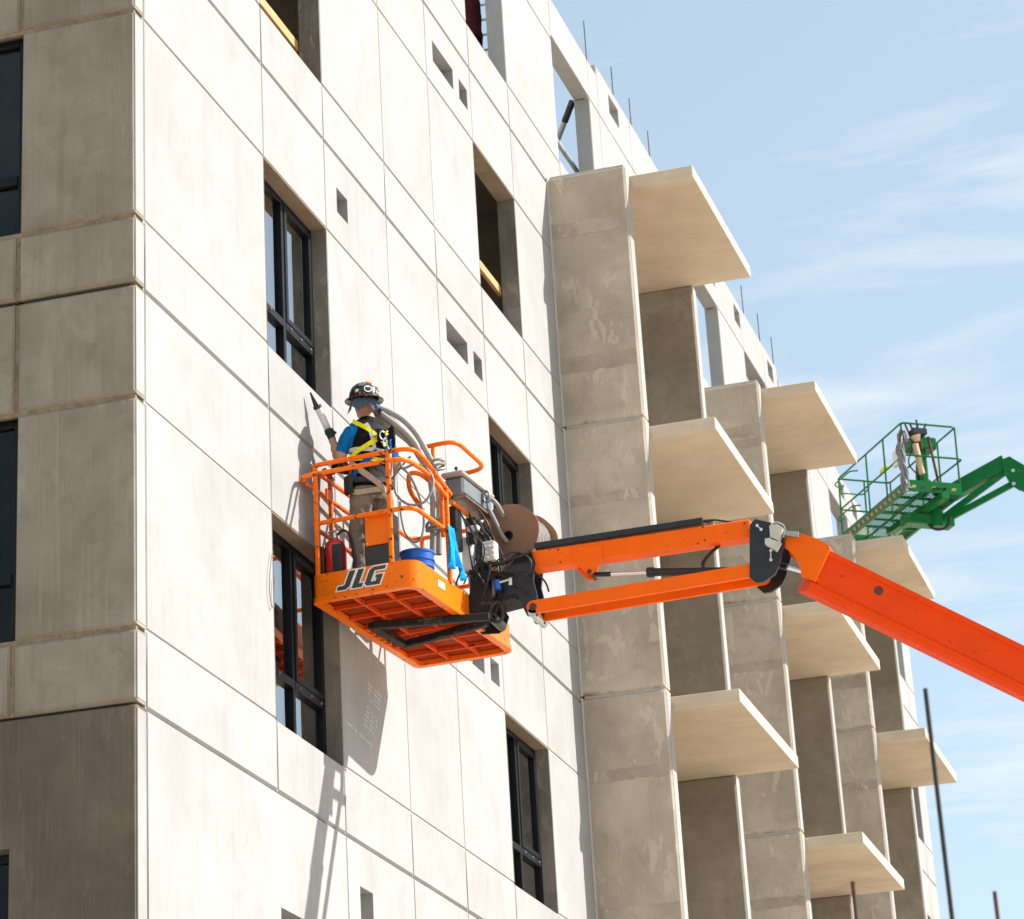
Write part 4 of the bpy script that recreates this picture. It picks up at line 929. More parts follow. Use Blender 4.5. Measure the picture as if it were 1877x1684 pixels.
for lay in range(12):
    for sh in range(2):
        r_ = 0.225-0.03*sh; cc = RC+ax*(0.03+lay*0.027); m.tube([cc+rx*(r_*math.cos(t))+rz*(r_*math.sin(t)) for t in [2*math.pi*i/28 for i in range(28)]], 0.0145, 6, closed=True)
o = child('winding', m, M['foam'], RE); o['kind'] = 'stuff'
foam([(1130, 760), (1165, 830), (1200, 900), (1230, 940)], [4.85, 4.9, 4.95, 5.01], 0.020, 'grey foam rod running into the middle of the cardboard reel', grp='foam rods at the console')
foam([(985, 640), (1060, 660), (1130, 695), (1175, 735), (1210, 800)], [4.75, 4.8, 4.85, 4.9, 5.0], 0.020, 'grey foam rod lying along the console towards the reel', grp='foam rods at the console')
for (x, y, lab) in ((1000, 600, 'grey tie on the near part of the console'), (1115, 690, 'grey tie on the far end of the console')):
    cpt = PY_(*zz(x, y), 4.74); m = MB(True)
    for q in range(3): m.tube([cpt+BX*(0.03*math.cos(t))+BZ*(0.05*math.sin(t))+BY*(0.014*q) for t in [i*math.pi/8 for i in range(16)]], 0.007, 8, closed=True)
    single('tie', m, M['cable'], lab, 'tie', 'ties on the console')
# reel carrier
m = MB(); m.beam(K(0.9, 1.62, 0.30), RC+ax*0.18-BZ*0.02, 0.03, 0.03, (0, 0, 1)); part('reel_bar', m, 'black')
# wire hanging beside the lower window
m = MB(True); m.tube(spline([PX_(500, 1010, 0.02), PX_(496, 1035, 0.02), PX_(494, 1075, 0.02), PX_(497, 1105, 0.02), PX_(502, 1110, 0.02), PX_(503, 1060, 0.02)], 6), 0.004, 6); single('hanging_wire', m, M['cable'], 'thin grey wire looped on the wall left of the lower window', 'wire')
# ------------------------------------------------------------------ people
def loft_limb(mb, pts, radii, n=14, flat=None):
    mb.tube(pts, 0.05, n, radii=radii)
def build_person(name, label, origin, face, mats, pose, parts=True):
    """one continuous figure: lofted limbs fused by a voxel remesh; local axes f (front), l (left), z"""
    f = Vector((face[0], face[1], 0)).normalized(); l = Vector((0, 0, 1)).cross(f); Z = Vector((0, 0, 1)); O = Vector(origin)
    def L(p): return O+f*p[0]+l*p[1]+Z*p[2]
    mb = MB()
    # torso: stack of ellipses (z, half width, half depth, forward shift)
    T = [(0.80, 0.150, 0.105, 0.0), (0.88, 0.178, 0.125, -0.005), (0.96, 0.180, 0.128, -0.008), (1.06, 0.168, 0.116, 0.0), (1.18, 0.178, 0.120, 0.0), (1.30, 0.192, 0.126, -0.006), (1.40, 0.198, 0.118, -0.012), (1.46, 0.180, 0.095, -0.012), (1.50, 0.115, 0.072, -0.008), (1.535, 0.066, 0.062, 0.0), (1.60, 0.058, 0.060, 0.012)]
    lean = pose.get('lean', 0.0)
    def tor(z, ang, off=0.0):
        for (a, b) in zip(T[:-1], T[1:]):
            if a[0] <= z <= b[0]:
                t = (z-a[0])/(b[0]-a[0]); w, d, s = (a[i]+(b[i]-a[i])*t for i in (1, 2, 3)); break
        else:
            w, d, s = T[0][1:] if z < T[0][0] else T[-1][1:]
        an = R_(ang); return L((s+lean*(z-0.9)+(d+off)*math.cos(an), (w+off)*math.sin(an), z))
    n = 22; vs = []; fs = []
    for (z, w, d, s) in T:
        for k in range(n): vs.append(tor(z, 360*k/n))
    for i in range(len(T)-1):
        for k in range(n): fs.append((i*n+k, i*n+(k+1) % n, (i+1)*n+(k+1) % n, (i+1)*n+k))
    fs.append(tuple(range(n-1, -1, -1))); fs.append(tuple((len(T)-1)*n+k for k in range(n))); mb.add(vs, fs)
    # head with jaw, nose, ears
    hd = pose.get('head', (0.02+lean*0.75, 0, 1.665)); hf = pose.get('look', (1, 0)); hl = math.hypot(*hf); hfx = f*(hf[0]/hl)+l*(hf[1]/hl); hlx = Z.cross(hfx)
    hc = L(hd)
    def blob(c, rx, ry, rz, nn=14):
        b2 = MB(); b2.sphere((0, 0, 0), 1, nn); mb.add([c+hfx*(v[0]*rx)+hlx*(v[1]*ry)+Z*(v[2]*rz) for v in b2.v], b2.f)
    blob(hc, 0.098, 0.077, 0.112, 18); blob(hc+hfx*0.03-Z*0.06, 0.065, 0.055, 0.06); blob(hc+hfx*0.097-Z*0.015, 0.020, 0.014, 0.024, 8); blob(hc+hfx*0.085-Z*0.062, 0.018, 0.03, 0.012, 8)
    for s in (-1, 1): blob(hc+hlx*(0.078*s)-Z*0.012-hfx*0.005, 0.022, 0.012, 0.034, 8)
    # legs
    for side in ('L', 'R'):
        s = 1 if side == 'L' else -1; hip, kn, ank, toe = pose['leg'+side]
        P = [L(hip), L(hip).lerp(L(kn), .5), L(kn), L(kn).lerp(L(ank), .35), L(ank)]
        mb.tube(spline(P, 4), .05, 16, radii=[x for q in [(.098, .095), (.092, .085), (.076, .072), (.070, .066)] for x in [q[0]+(q[1]-q[0])*i/4 for i in range(4)]]+[.062])
        A = L(ank); tt = L(toe); b2 = [A-Z*0.02+(A-tt).normalized()*0.03, A.lerp(tt, .4)-Z*0.025, tt-Z*0.0]
        mb.tube([A+(A-tt).normalized()*0.055-Z*0.045, A-Z*0.035, A.lerp(tt, .5)-Z*0.045, tt, tt+(tt-A).normalized()*0.035], .05, 14, radii=[.03, .052, .050, .046, .02])
    # arms and hands
    for side in ('L', 'R'):
        sh, el, wr, hand, curl = pose['arm'+side]
        P = [L((sh[0], sh[1]*0.72, sh[2]-0.005)).lerp(L(sh), .35), L(sh).lerp(L(el), .42), L(el), L(el).lerp(L(wr), .4), L(wr)]
        mb.tube(spline(P, 4), .05, 14, radii=[.048, .060, .064, .058, .056, .054, .051, .049, .047, .046, .0455, .045, .042, .038, .035, .032, .030])
        W_ = L(wr); Hd = L(hand); dv = (Hd-W_).normalized(); cv = (f*curl[0]+l*curl[1]+Z*curl[2]); cv = (cv-dv*cv.dot(dv)).normalized(); sv = dv.cross(cv)
        mb.tube([W_, W_+dv*0.03, W_+dv*0.075, W_+dv*0.095], .03, 12, radii=[.030, .036, .040, .03])
        for i in range(4):      # four fingers closing towards curl
            a = W_+dv*0.085+sv*(-0.030+0.020*i); ln = (.036, .042, .040, .032)[i]
            p1 = a+dv*ln*.8+cv*0.012; p2 = p1+cv*ln*.9+dv*0.004; p3 = p2+cv*ln*.3-dv*ln*0.8
            mb.tube([a, p1, p2, p3], .0098, 8, radii=[.0105, .0105, .010, .009])
        a = W_+dv*0.045-sv*0.032; mb.tube([a, a-sv*0.018+dv*0.02+cv*0.015, a-sv*0.008+dv*0.03+cv*0.045, a+sv*0.006+dv*0.035+cv*0.062], .011, 8, radii=[.013, .0125, .011, .0095])
    me = mb.mesh('tmp'); tmp = bpy.data.objects.new('tmp', me); COL.objects.link(tmp)
    rm = tmp.modifiers.new('r', 'REMESH'); rm.mode = 'VOXEL'; rm.voxel_size = 0.010; rm.use_smooth_shade = True
    sm = tmp.modifiers.new('s', 'SMOOTH'); sm.factor = 0.5; sm.iterations = 4
    dg = bpy.context.evaluated_depsgraph_get(); body = bpy.data.meshes.new_from_object(tmp.evaluated_get(dg)); bpy.data.objects.remove(tmp)
    body.name = 'person'
    for m in mats: body.materials.append(m)
    # colour regions by nearest joint line
    shL, elL, wrL = (L(pose['armL'][i]) for i in range(3)); shR, elR, wrR = (L(pose['armR'][i]) for i in range(3))
    def seg(p, a, b):
        ab = b-a; t = max(0, min(1, (p-a).dot(ab)/ab.length_squared)); return (p-(a+ab*t)).length, t
    body.materials.clear()
    for m in mats: body.materials.append(m)
    # wrinkle the cloth a little
    nrm = [v.normal.copy() for v in body.vertices]
    for v, vn in zip(body.vertices, nrm):
        q = v.co-O; zz_ = q.z
        if zz_ < 1.42:
            k = 0.010 if zz_ < 0.93 else 0.007
            w_ = noise.noise(Vector((q.x*9, q.y*9, q.z*15)))+0.6*noise.noise(Vector((q.x*21, q.y*21, q.z*27+5)))
            v.co += vn*(k*w_)
    for p in body.polygons:
        c = p.center.copy(); z = c.z-O.z; p.use_smooth = True; cand = []
        for (a, b, e) in ((shL, elL, wrL), (shR, elR, wrR)):
            d1, t1 = seg(c, a, b); d2, t2 = seg(c, b, e); cand.append((d1, 'u', t1)); cand.append((d2, 'f', t2)); d3 = (c-e).length; cand.append((d3-0.03 if d2 > .01 and t2 >= 0.98 else 9, 'h', 0))
        d, kk, t = min(cand); latl = abs((c-O).dot(l))
        arm = d < (0.075 if kk == 'u' else 0.062) and (latl > 0.150 or kk != 'u') and z < 1.55
        if arm and kk == 'h': i = 4
        elif arm and kk == 'f': i = 4 if t > 0.93 else (3 if t > 0.03 else 3)
        elif arm and kk == 'u': i = 2 if t < 0.80 else 3
        elif z > 1.535: i = 3
        elif z > 0.90: i = 1
        elif z > 0.075: i = 0
        else: i = 5
        if (not arm) and z > 1.50 and z <= 1.535: i = 1
        p.material_index = i
    o = link(name, body); tag(o, label, 'person'); body.transform(Matrix.Translation(-O)); o.location = O
    return o, tor, L, hc, hfx, hlx
M['trouser'] = fabric('grey_work_trousers', (0.205, 0.168, 0.135), 0.9, 0.85, 11)
M['shirt'] = fabric('black_shirt', (0.0065, 0.006, 0.0065), 0.5, 0.6, 7)
M['sleeve'] = fabric('blue_sleeve', (0.004, 0.13, 0.36), 0.8, 0.75, 10)
M['skin'] = plain('skin', (0.42, 0.20, 0.125), 0.5, 0, 0.1, 20)
M['glove'] = plain('black_red_glove', (0.018, 0.015, 0.015), 0.7)
M['boot'] = plain('brown_boot', (0.05, 0.035, 0.025), 0.7)
M['webyellow'] = fabric('yellow_webbing', (0.75, 0.70, 0.02), 0.2)
M['webgrey'] = fabric('silver_webbing', (0.50, 0.48, 0.40), 0.2)
M['webblue'] = fabric('blue_webbing', (0.008, 0.10, 0.33), 0.2)
M['webtan'] = fabric('tan_webbing', (0.40, 0.32, 0.24), 0.2)
M['flap'] = fabric('blue_grey_flap', (0.10, 0.13, 0.18), 0.8, 0.8, 16)
k = NT('stickered_hard_hat'); vo = k.n('ShaderNodeTexVoronoi'); vo.inputs['Scale'].default_value = 30; k.l(k.pos((1, 1, 1)), vo.inputs['Vector'])
sx_ = k.n('ShaderNodeSeparateColor'); k.l(vo.outputs['Color'], sx_.inputs[0])
ins = k.rng(vo.outputs['Distance'], 0.44, 0.40); on = k.rng(sx_.outputs[0], 0.60, 0.61); pr = k.rng(k.noise(120, 2, .5, k.pos((1, 1, 1))), 0.50, 0.53)
c1 = k.mix(k.rng(sx_.outputs[1], 0.45, 0.46), (0.55, 0.53, 0.48), (0.70, 0.16, 0.02)); c1 = k.mix(k.math('MULTIPLY', pr, 0.7), c1, (0.05, 0.04, 0.04))
k.base(k.mix(k.math('MULTIPLY', ins, on), (0.014, 0.013, 0.014), c1)); k.rough(0.25); k.b.inputs['Coat Weight'].default_value = 0.4; M['hat'] = k.m
M['redtool'] = plain('red_tool_plastic', (0.45, 0.012, 0.012), 0.4)
M['maroon'] = fabric('maroon_jacket', (0.10, 0.02, 0.022), 0.6)
M['navy'] = fabric('navy_trousers', (0.010, 0.013, 0.025), 0.5)

FACE = (-0.80, 0.60)
PO = Vector((0.490, 3.770, BO.z+0.047))
def PLOC(p):
    d = Vector(p)-PO; ff = Vector((FACE[0], FACE[1], 0)).normalized(); return (d.dot(ff), d.dot(Vector((0, 0, 1)).cross(ff)), d.z)
gd = Vector((-0.25, -0.50, 0.83)).normalized()
_f = Vector((FACE[0], FACE[1], 0)).normalized(); _l = Vector((0, 0, 1)).cross(_f)
GC = PO+_f*0.285+_l*0.205+Vector((0, 0, 1.475)); g0 = GC-gd*0.27; gv = Vector((-0.125, 0.0, -0.085))
_rw = g0+gv*0.45-gd*0.02; _rx = _rw+Vector((0.06, 0.05, -0.02))
POSE = dict(lean=0.02,
    legL=((0.0, 0.095, 0.86), (0.03, 0.12, 0.48), (-0.01, 0.13, 0.10), (0.15, 0.16, 0.045)),
    legR=((0.0, -0.095, 0.86), (0.03, -0.14, 0.48), (-0.03, -0.17, 0.10), (0.12, -0.21, 0.045)),
    armL=((0.0, 0.195, 1.41), (0.095, 0.240, 1.165), (0.205, 0.235, 1.385), (0.245, 0.232, 1.47), (0.80, -0.45, 0.15)),
    armR=((0.0, -0.19, 1.41), (0.02, -0.25, 1.13), PLOC(_rx), PLOC(_rw), (0.3, 0.6, 0.4)),
    look=(1.0, -0.25), head=(0.045, 0.01, 1.665))
worker, tor, PL, HC, HF, HL = build_person('person', 'worker in black shirt, blue sleeves and sticker-covered hard hat standing in the orange basket', PO, FACE, [M['trouser'], M['shirt'], M['sleeve'], M['skin'], M['glove'], M['boot']], POSE)
def wpart(name, mb, mat, par=worker): return child(name, mb, M[mat], par)
Zv = Vector((0, 0, 1))
# hard hat: dome, brim all round, a few stickers; cloth flap behind
hb = HC+Zv*0.045-HF*0.005
tilt = (Zv*0.985-HF*0.13).normalized(); tx = (HF-tilt*HF.dot(tilt)).normalized(); ty = tilt.cross(tx)
def hatpt(a, r, h, ex=0.0): return hb+tilt*h+tx*((r*1.14+ex)*math.cos(a))+ty*(r*math.sin(a))
m = MB(True); n = 36; prof = [(0.158, -0.012), (0.160, -0.004), (0.128, 0.010), (0.124, 0.03), (0.118, 0.065), (0.103, 0.098), (0.078, 0.124), (0.045, 0.140), (0.002, 0.146)]
vs = [hatpt(2*math.pi*k/n, r, h-(0.010 if r > .14 else 0)*(1+math.cos(2*math.pi*k/n))/2, (-0.028 if (r > .14 and math.cos(2*math.pi*k/n) < 0) else 0)*-0.6*(1 if r > .14 else 0)) for r, h in prof for k in range(n)]
fs = [(i*n+k, i*n+(k+1) % n, (i+1)*n+(k+1) % n, (i+1)*n+k) for i in range(len(prof)-1) for k in range(n)]
m.add(vs, fs); ho = wpart('hard_hat', m, 'hat'); sd = ho.modifiers.new('s', 'SOLIDIFY'); sd.thickness = 0.004
def sticker(a, h0, r_, mat, shape=10, sq=1.0):
    # find radius at height by interpolation
    for (p, q) in zip(prof[2:-1], prof[3:]):
        if p[1] <= h0 <= q[1]: rr = p[0]+(q[0]-p[0])*(h0-p[1])/(q[1]-p[1]); break
    c = hatpt(a, rr+0.004, h0); nn = (c-(hb+tilt*0.02)).normalized(); sx = tilt.cross(nn).normalized(); sy = nn.cross(sx); b2 = MB(True)
    b2.prism([c+sx*(r_*math.cos(2*math.pi*k/shape))+sy*(r_*sq*math.sin(2*math.pi*k/shape))-nn*0.004 for k in range(shape)], nn*0.006); o2 = link('sticker', b2.mesh('sticker'), M[mat], ho); o2.location = -(worker.location) + (-(ho.location)) if False else Vector((0, 0, 0))
    return o2
for (ang, h0, r_, mt, shp, sq) in ((172, 0.060, 0.034, 'whiteplastic', 12, 0.95), (172, 0.062, 0.026, 'hat', 12, 0.9), (170, 0.066, 0.017, 'redtool', 7, .45), (215, 0.045, 0.021, 'greybox', 12, 1.0), (150, 0.10, 0.026, 'greybox', 5, .7), (205, 0.105, 0.022, 'whiteplastic', 4, .6), (130, 0.05, 0.020, 'whiteplastic', 6, .8), (240, 0.085, 0.030, 'orange', 5, .9), (190, 0.132, 0.030, 'orange', 6, .8), (200, 0.075, 0.010, 'redtool', 4, .7)):
    sticker(R_(ang), h0, r_, mt, shp, sq)
m = MB(True); rows, cn = 7, 34; vs = []
for i in range(rows+1):
    t = i/rows
    for j in range(cn+1):
        a = R_(62+236*j/cn); wob = 0.010*math.sin(j*1.25)+0.008*math.sin(j*2.7+1); r = 0.103+0.030*t+wob*t; dr = 0.125*t*(0.80+0.22*math.sin(j*0.7+0.5))
        vs.append(hatpt(a, r, -0.002)-Zv*dr)
m.add(vs, [(i*(cn+1)+j, i*(cn+1)+j+1, (i+1)*(cn+1)+j+1, (i+1)*(cn+1)+j) for i in range(rows) for j in range(cn)])
fo = wpart('neck_flap', m, 'flap'); sd = fo.modifiers.new('s', 'SOLIDIFY'); sd.thickness = 0.003
# harness webbing laid over the torso
def ribbon(name, path, w, mat, off=0.016, par=worker):
    pts = []; P = spline([Vector((z, a, 0)) for z, a in path], 6); m = MB(True); vs = []
    for i, q in enumerate(P):
        c = tor(q.x, q.y, off); nxt = P[min(i+1, len(P)-1)]; prv = P[max(i-1, 0)]
        d = (tor(nxt.x, nxt.y, off)-tor(prv.x, prv.y, off)).normalized(); nrm = (tor(q.x, q.y, off+0.02)-c).normalized(); s = d.cross(nrm).normalized()
        vs += [c-s*w/2, c+s*w/2, c+s*w/2+nrm*0.004, c-s*w/2+nrm*0.004]
    n = len(P); fs = [(i*4+k, i*4+(k+1) % 4, (i+1)*4+(k+1) % 4, (i+1)*4+k) for i in range(n-1) for k in range(4)]+[(0, 1, 2, 3), ((n-1)*4+3, (n-1)*4+2, (n-1)*4+1, (n-1)*4)]
    m.add(vs, fs); return wpart(name, m, mat)
ribbon('harness_strap', [(1.495, 75), (1.46, 110), (1.40, 145), (1.33, 178), (1.30, 185)], 0.034, 'webyellow', 0.010)
ribbon('harness_strap', [(1.50, 285), (1.46, 250), (1.40, 215), (1.33, 184)], 0.034, 'webyellow', 0.012)
ribbon('harness_strap', [(1.33, 186), (1.27, 160), (1.21, 130), (1.17, 100), (1.16, 70)], 0.036, 'webyellow', 0.012)
ribbon('harness_strap', [(1.33, 176), (1.27, 200), (1.21, 230), (1.17, 260)], 0.036, 'webyellow', 0.014)
ribbon('vest_band', [(1.22, 60), (1.215, 110), (1.21, 160), (1.21, 210), (1.22, 260)], 0.036, 'webgrey', 0.009)
ribbon('vest_band', [(1.14, 60), (1.135, 110), (1.13, 160), (1.13, 210), (1.14, 260)], 0.036, 'webyellow', 0.010)
ribbon('vest_band', [(1.44, 150), (1.36, 160), (1.27, 165), (1.20, 168)], 0.034, 'webgrey', 0.009)
ribbon('harness_strap', [(1.20, 175), (1.13, 150), (1.05, 120), (0.97, 95), (0.90, 80)], 0.046, 'webblue', 0.017)
ribbon('leg_strap', [(1.12, 85), (1.04, 120), (0.96, 150), (0.90, 175), (0.86, 195)], 0.05, 'webtan', 0.020)
ribbon('leg_strap', [(0.86, 85), (0.84, 120), (0.85, 150), (0.87, 178)], 0.045, 'webtan', 0.020)
ribbon('waist_belt', [(0.955, 60), (0.95, 100), (0.945, 140), (0.945, 180), (0.95, 220), (0.955, 270)], 0.045, 'glove', 0.014)
# back pad with ring and lanyard pack
c = tor(1.33, 181, 0.045); nb_ = (tor(1.33, 181, 0.1)-c).normalized(); sb = Zv.cross(nb_)
m = MB(); m.frame(c, sb, nb_, Zv, 0.045, 0.010, 0.055, 0.012); wpart('back_pad', m, 'navy')
m = MB(True); m.tube([c+nb_*0.018+sb*(0.030*math.cos(t))+Zv*(0.036*math.sin(t)-0.01) for t in [2*math.pi*i/16 for i in range(16)]], 0.006, 8, closed=True); wpart('d_ring', m, 'steel')
m = MB(True); m.tube([c+nb_*0.030+sb*(0.018*math.cos(t)+.012)+Zv*(0.042*math.sin(t)-0.075) for t in [2*math.pi*i/16 for i in range(16)]], 0.007, 8, closed=True); wpart('snap_hook', m, 'chrome')
m = MB(True); m.tube(spline([c+nb_*.04-Zv*.11+sb*.01, c+nb_*.05-Zv*.20+sb*.03, c+nb_*.05-Zv*.30+sb*.035, c+nb_*.03-Zv*.40+sb*.02], 6), 0.017, 10); wpart('lanyard', m, 'webblue')
m = MB(True)
for i in range(4): m.tube(spline([c+nb_*.03+Zv*(.04-.025*i)+sb*.05, c+nb_*.05+Zv*(.07-.025*i)+sb*.075, c+nb_*.035+Zv*(.02-.025*i)+sb*.10, c+nb_*.01-Zv*(.02+.03*i)+sb*.10], 5), 0.012, 8)
wpart('lanyard_fold', m, 'navy')
m = MB(); q = tor(0.92, 82, 0.036); m.frame(q, FACE and Vector((FACE[0], FACE[1], 0)), Zv.cross(Vector((FACE[0], FACE[1], 0))), Zv, 0.055, 0.022, 0.085, 0.02); wpart('tool_pouch', m, 'glove')

# caulking gun held in both hands
fV = Vector((FACE[0], FACE[1], 0))
GUN = thing('caulking_gun', 'long white caulking gun with black nozzle and red body in the worker hands', 'tool', tuple(GC))
m = MB(True); m.cyl(GC-gd*0.22, GC+gd*0.215, 0.030, 20, c=0.003); child('barrel', m, M['whiteplastic'], GUN)
m = MB(True); m.cyl(GC+gd*0.21, GC+gd*0.24, 0.036, 18, c=0.003); child('collar', m, M['black'], GUN)
m = MB(True); m.tube([GC+gd*0.235, GC+gd*0.262, GC+gd*0.325, GC+gd*0.36], .01, 14, radii=[.029, .024, .014, .008]); child('nozzle', m, M['black'], GUN)
m = MB(True); m.cyl(GC-gd*0.33, GC-gd*0.21, 0.032, 18, c=0.006); child('motor_body', m, M['redtool'], GUN)
m = MB(True); m.tube(spline([g0, g0+gv*0.35-Zv*.03, g0+gv*0.8-Zv*.02, g0+gv], 5), .02, 14, radii=[.026]*6+[.021]*6+[.024]*4); child('grip', m, M['black'], GUN)
bx = gv.normalized(); by_ = Zv.cross(bx).normalized(); bz_ = bx.cross(by_)
m = MB(); m.frame(g0+gv*1.12-bz_*0.01, bx, by_, bz_, 0.022, 0.036, 0.062, 0.008); child('battery', m, M['redtool'], GUN)
m = MB(); m.frame(g0+gv*1.32-bz_*0.01, bx, by_, bz_, 0.014, 0.034, 0.055, 0.006); child('battery_base', m, M['black'], GUN)
m = MB(True); m.cyl(GC-gd*0.50, GC-gd*0.325, 0.008, 10); child('plunger_rod', m, M['steel'], GUN)

# second worker partly seen through the open top window
P2 = dict(POSE); P2['look'] = (1, 0.0)
P2['armL'] = ((0.0, 0.195, 1.41), (0.03, 0.25, 1.13), (0.12, 0.22, 0.92), (0.14, 0.21, 0.85), (0.2, -0.9, 0.0)); P2['armR'] = ((0.0, -0.19, 1.41), (0.03, -0.25, 1.13), (0.12, -0.22, 0.92), (0.14, -0.21, 0.85), (0.2, 0.9, 0.0))
build_person('person', 'worker in maroon jacket and dark trousers partly seen through the open top window', Vector((-0.47, 11.0, LV(3.0)+0.496)), (-1, 0.2), [M['navy'], M['maroon'], M['maroon'], M['skin'], M['skin'], M['boot']], P2)

tp = thing('work_platform', 'low folding work platform under the worker behind the top window', 'platform', (-0.5, 10.95, LV(3.0)))
m = MB(); m.box((-0.95, 10.5, LV(3.0)+0.44), (-0.25, 11.6, LV(3.0)+0.495), 0.005); child('deck', m, M['galv'], tp)
for sx in (-0.9, -0.3):
    for sy in (10.55, 11.55):
        m = MB(); m.box((sx-.02, sy-.02, LV(3.0)-0.005), (sx+.02, sy+.02, LV(3.0)+0.44)); child('leg', m, M['galv'], tp)
# ------------------------------------------------------------------ green boom lift behind the far balcony
GL = thing('boom_lift', 'green boom lift with an empty basket above the far balcony', 'boom lift', (21.0, 33.0, 0), None)
def gpart(name, mb, mat='green'): return child(name, mb, M[mat], GL)
ga = R_(33); GX = Vector((math.cos(ga), math.sin(ga), 0)); GY = Vector((-math.sin(ga), math.cos(ga), 0)); GO = Vector((1.90, 26.42, 17.02)); gw, gl = 0.92, 2.62
# slope of the basket seen in the photograph
GX = (GX+Vector((0, 0, -0.03))).normalized(); GZ = GX.cross(GY).normalized()
def G(u, v, w): return GO+GX*u+GY*v+GZ*w
def gbar(name, a, b, w=0.035, h=0.035, mat='green'):
    m = MB(); m.beam(G(*a), G(*b), w, h, GZ, 0.004); return gpart(name, m, mat)
for a, b_ in (((0, 0, 0.075), (0, gl, 0.075)), ((gw, 0, 0.075), (gw, gl, 0.075)), ((0, 0, 0.075), (gw, 0, 0.075)), ((0, gl, 0.075), (gw, gl, 0.075))):
    gbar('toe_board', a, b_, 0.012, 0.15)
for a, b_ in (((0, 0, -0.02), (0, gl, -0.02)), ((gw, 0, -0.02), (gw, gl, -0.02)), ((0, 0, -0.02), (gw, 0, -0.02)), ((0, gl, -0.02), (gw, gl, -0.02))):
    gbar('bottom_frame', a, b_, 0.05, 0.04)
for v in (0.35, 0.7, 1.05, 1.4, 1.75): gbar('floor_rib', (0, v, -0.02), (gw, v, -0.02), 0.03, 0.04)
for u in (0.3, 0.6): gbar('floor_rib', (u, 0, -0.02), (u, gl, -0.02), 0.03, 0.035)
m = MB()
for i in range(58):
    v = 0.02+i*0.04
    m.beam(G(0.02, v, 0.008), G(gw-0.02, min(v+0.3, gl-.02), 0.008), 0.006, 0.004, GZ); m.beam(G(0.02, min(v+0.3, gl-.02), 0.012), G(gw-0.02, v, 0.012), 0.006, 0.004, GZ)
o = gpart('floor_mesh', m, 'green'); o['kind'] = 'stuff'
# yellow and black edge tape
for i in range(27):
    v = 0.05+i*0.09; m = MB(); m.prism([G(-0.0085, v, 0.010), G(-0.0085, v+0.085, 0.010), G(-0.0085, v+0.130, 0.075), G(-0.0085, v+0.045, 0.075)], GX*-0.003)
    gpart('edge_tape', m, 'tapeyellow' if i % 2 == 0 else 'black')
for i in range(5):
    m = MB(); u = 0.06+i*0.17; m.prism([G(u, -0.0085, 0.015), G(u+.07, -0.0085, 0.015), G(u+.1, -0.0085, 0.06), G(u+.03, -0.0085, 0.06)], GY*-0.003); gpart('edge_tape', m, 'tapeyellow' if i % 2 == 0 else 'black')
def grail(pts, r=0.016, rf=0.08, closed=False):
    m = MB(True); m.tube(fillet([G(*p) for p in pts], rf, 5, closed), r, 10, closed=closed); return gpart('guard_rail', m)
grail([(0, 0, 1.1), (gw, 0, 1.1), (gw, gl, 1.1), (0, gl, 1.1)], closed=True)
grail([(0, 0, 0.56), (gw+0.06, -0.02, 0.56), (gw, gl, 0.56), (0, gl, 0.56)], closed=True)
for (u, v) in ((0, 0.03), (gw, 0.03), (0, 0.75), (0, 1.45), (0, gl-.02), (gw, gl-.02), (gw, 1.4), (gw, .7), (gw*.5, gl)):
    m = MB(True); m.cyl(G(u, v, 0.08), G(u, v, 1.1), 0.015, 10); gpart('rail_post', m)
grail([(-0.02, gl, 0.95), (-0.12, gl-.1, 0.95), (-0.12, gl-.75, 0.95), (0, gl-.82, 0.95)], 0.012, 0.06); grail([(0, gl, 0.35), (-0.12, gl-.1, 0.35), (-0.12, gl-.75, 0.35), (0, gl-.82, 0.35)], 0.012, 0.06)
grail([(0.1, gl+.02, 1.0), (0.1, gl+.25, 0.95), (0.55, gl+.25, 0.95), (0.55, gl, 1.0)], 0.012, 0.08)
m = MB(); m.frame(G(0.45, 0.35, 0.88), GX, GY, GZ, 0.22, 0.16, 0.10, 0.02); gpart('console', m)
m = MB(); m.frame(G(0.45, 0.35, 0.42), GX, GY, GZ, 0.06, 0.10, 0.38, 0.02); gpart('console_stand', m)
m = MB(); m.frame(G(0.12, 1.05, 0.70), GX, GY, GZ, 0.03, 0.13, 0.035, 0.01); gpart('tool_tray', m, 'yellow')
m = MB(); m.frame(G(0.66, 0.25, 0.085), GX, GY, GZ, 0.09, 0.09, 0.05, 0.02); gpart('foot_pedal', m, 'black')
# support beam, rotator, jib
m = MB(); m.beam(G(0.45, 1.75, -0.09), G(0.62, -0.05, -0.09), 0.14, 0.10, GZ, 0.01); gpart('support_beam', m)
J0 = PY_(1718, 957, 27.4); J1 = PY_(1846, 862, 27.4); J2 = PY_(1745, 947, 27.4); J3 = PY_(1860, 885, 27.4)
m = MB(); m.frame(PY_(1700, 955, 27.4), GX, GY, GZ, 0.42, 0.13, 0.09, 0.02); gpart('rotator_housing', m)
m = MB(True); q = PY_(1716, 950, 27.4); m.lathe(q-GZ*.15, GZ, [(0.10, 0), (0.12, .02), (0.12, .28), (0.10, .3)], 18); gpart('rotator', m)
U0 = PY_(1742, 905, 27.45); U1 = PY_(1845, 848, 27.45)
m = MB(); m.beam(U0, U1, 0.22, 0.24, (0, 0, 1), 0.015); gpart('jib_tube', m)
m = MB(); m.beam(J0, J1, 0.06, 0.10, (0, 0, 1), 0.008); gpart('leveling_link', m)
m = MB(); m.beam(J2, J3, 0.06, 0.10, (0, 0, 1), 0.008); gpart('leveling_link', m)
def gp(pts, y, th):
    m = MB(); m.prism([PY_(x, q, y) for x, q in pts], (0, th, 0)); return m
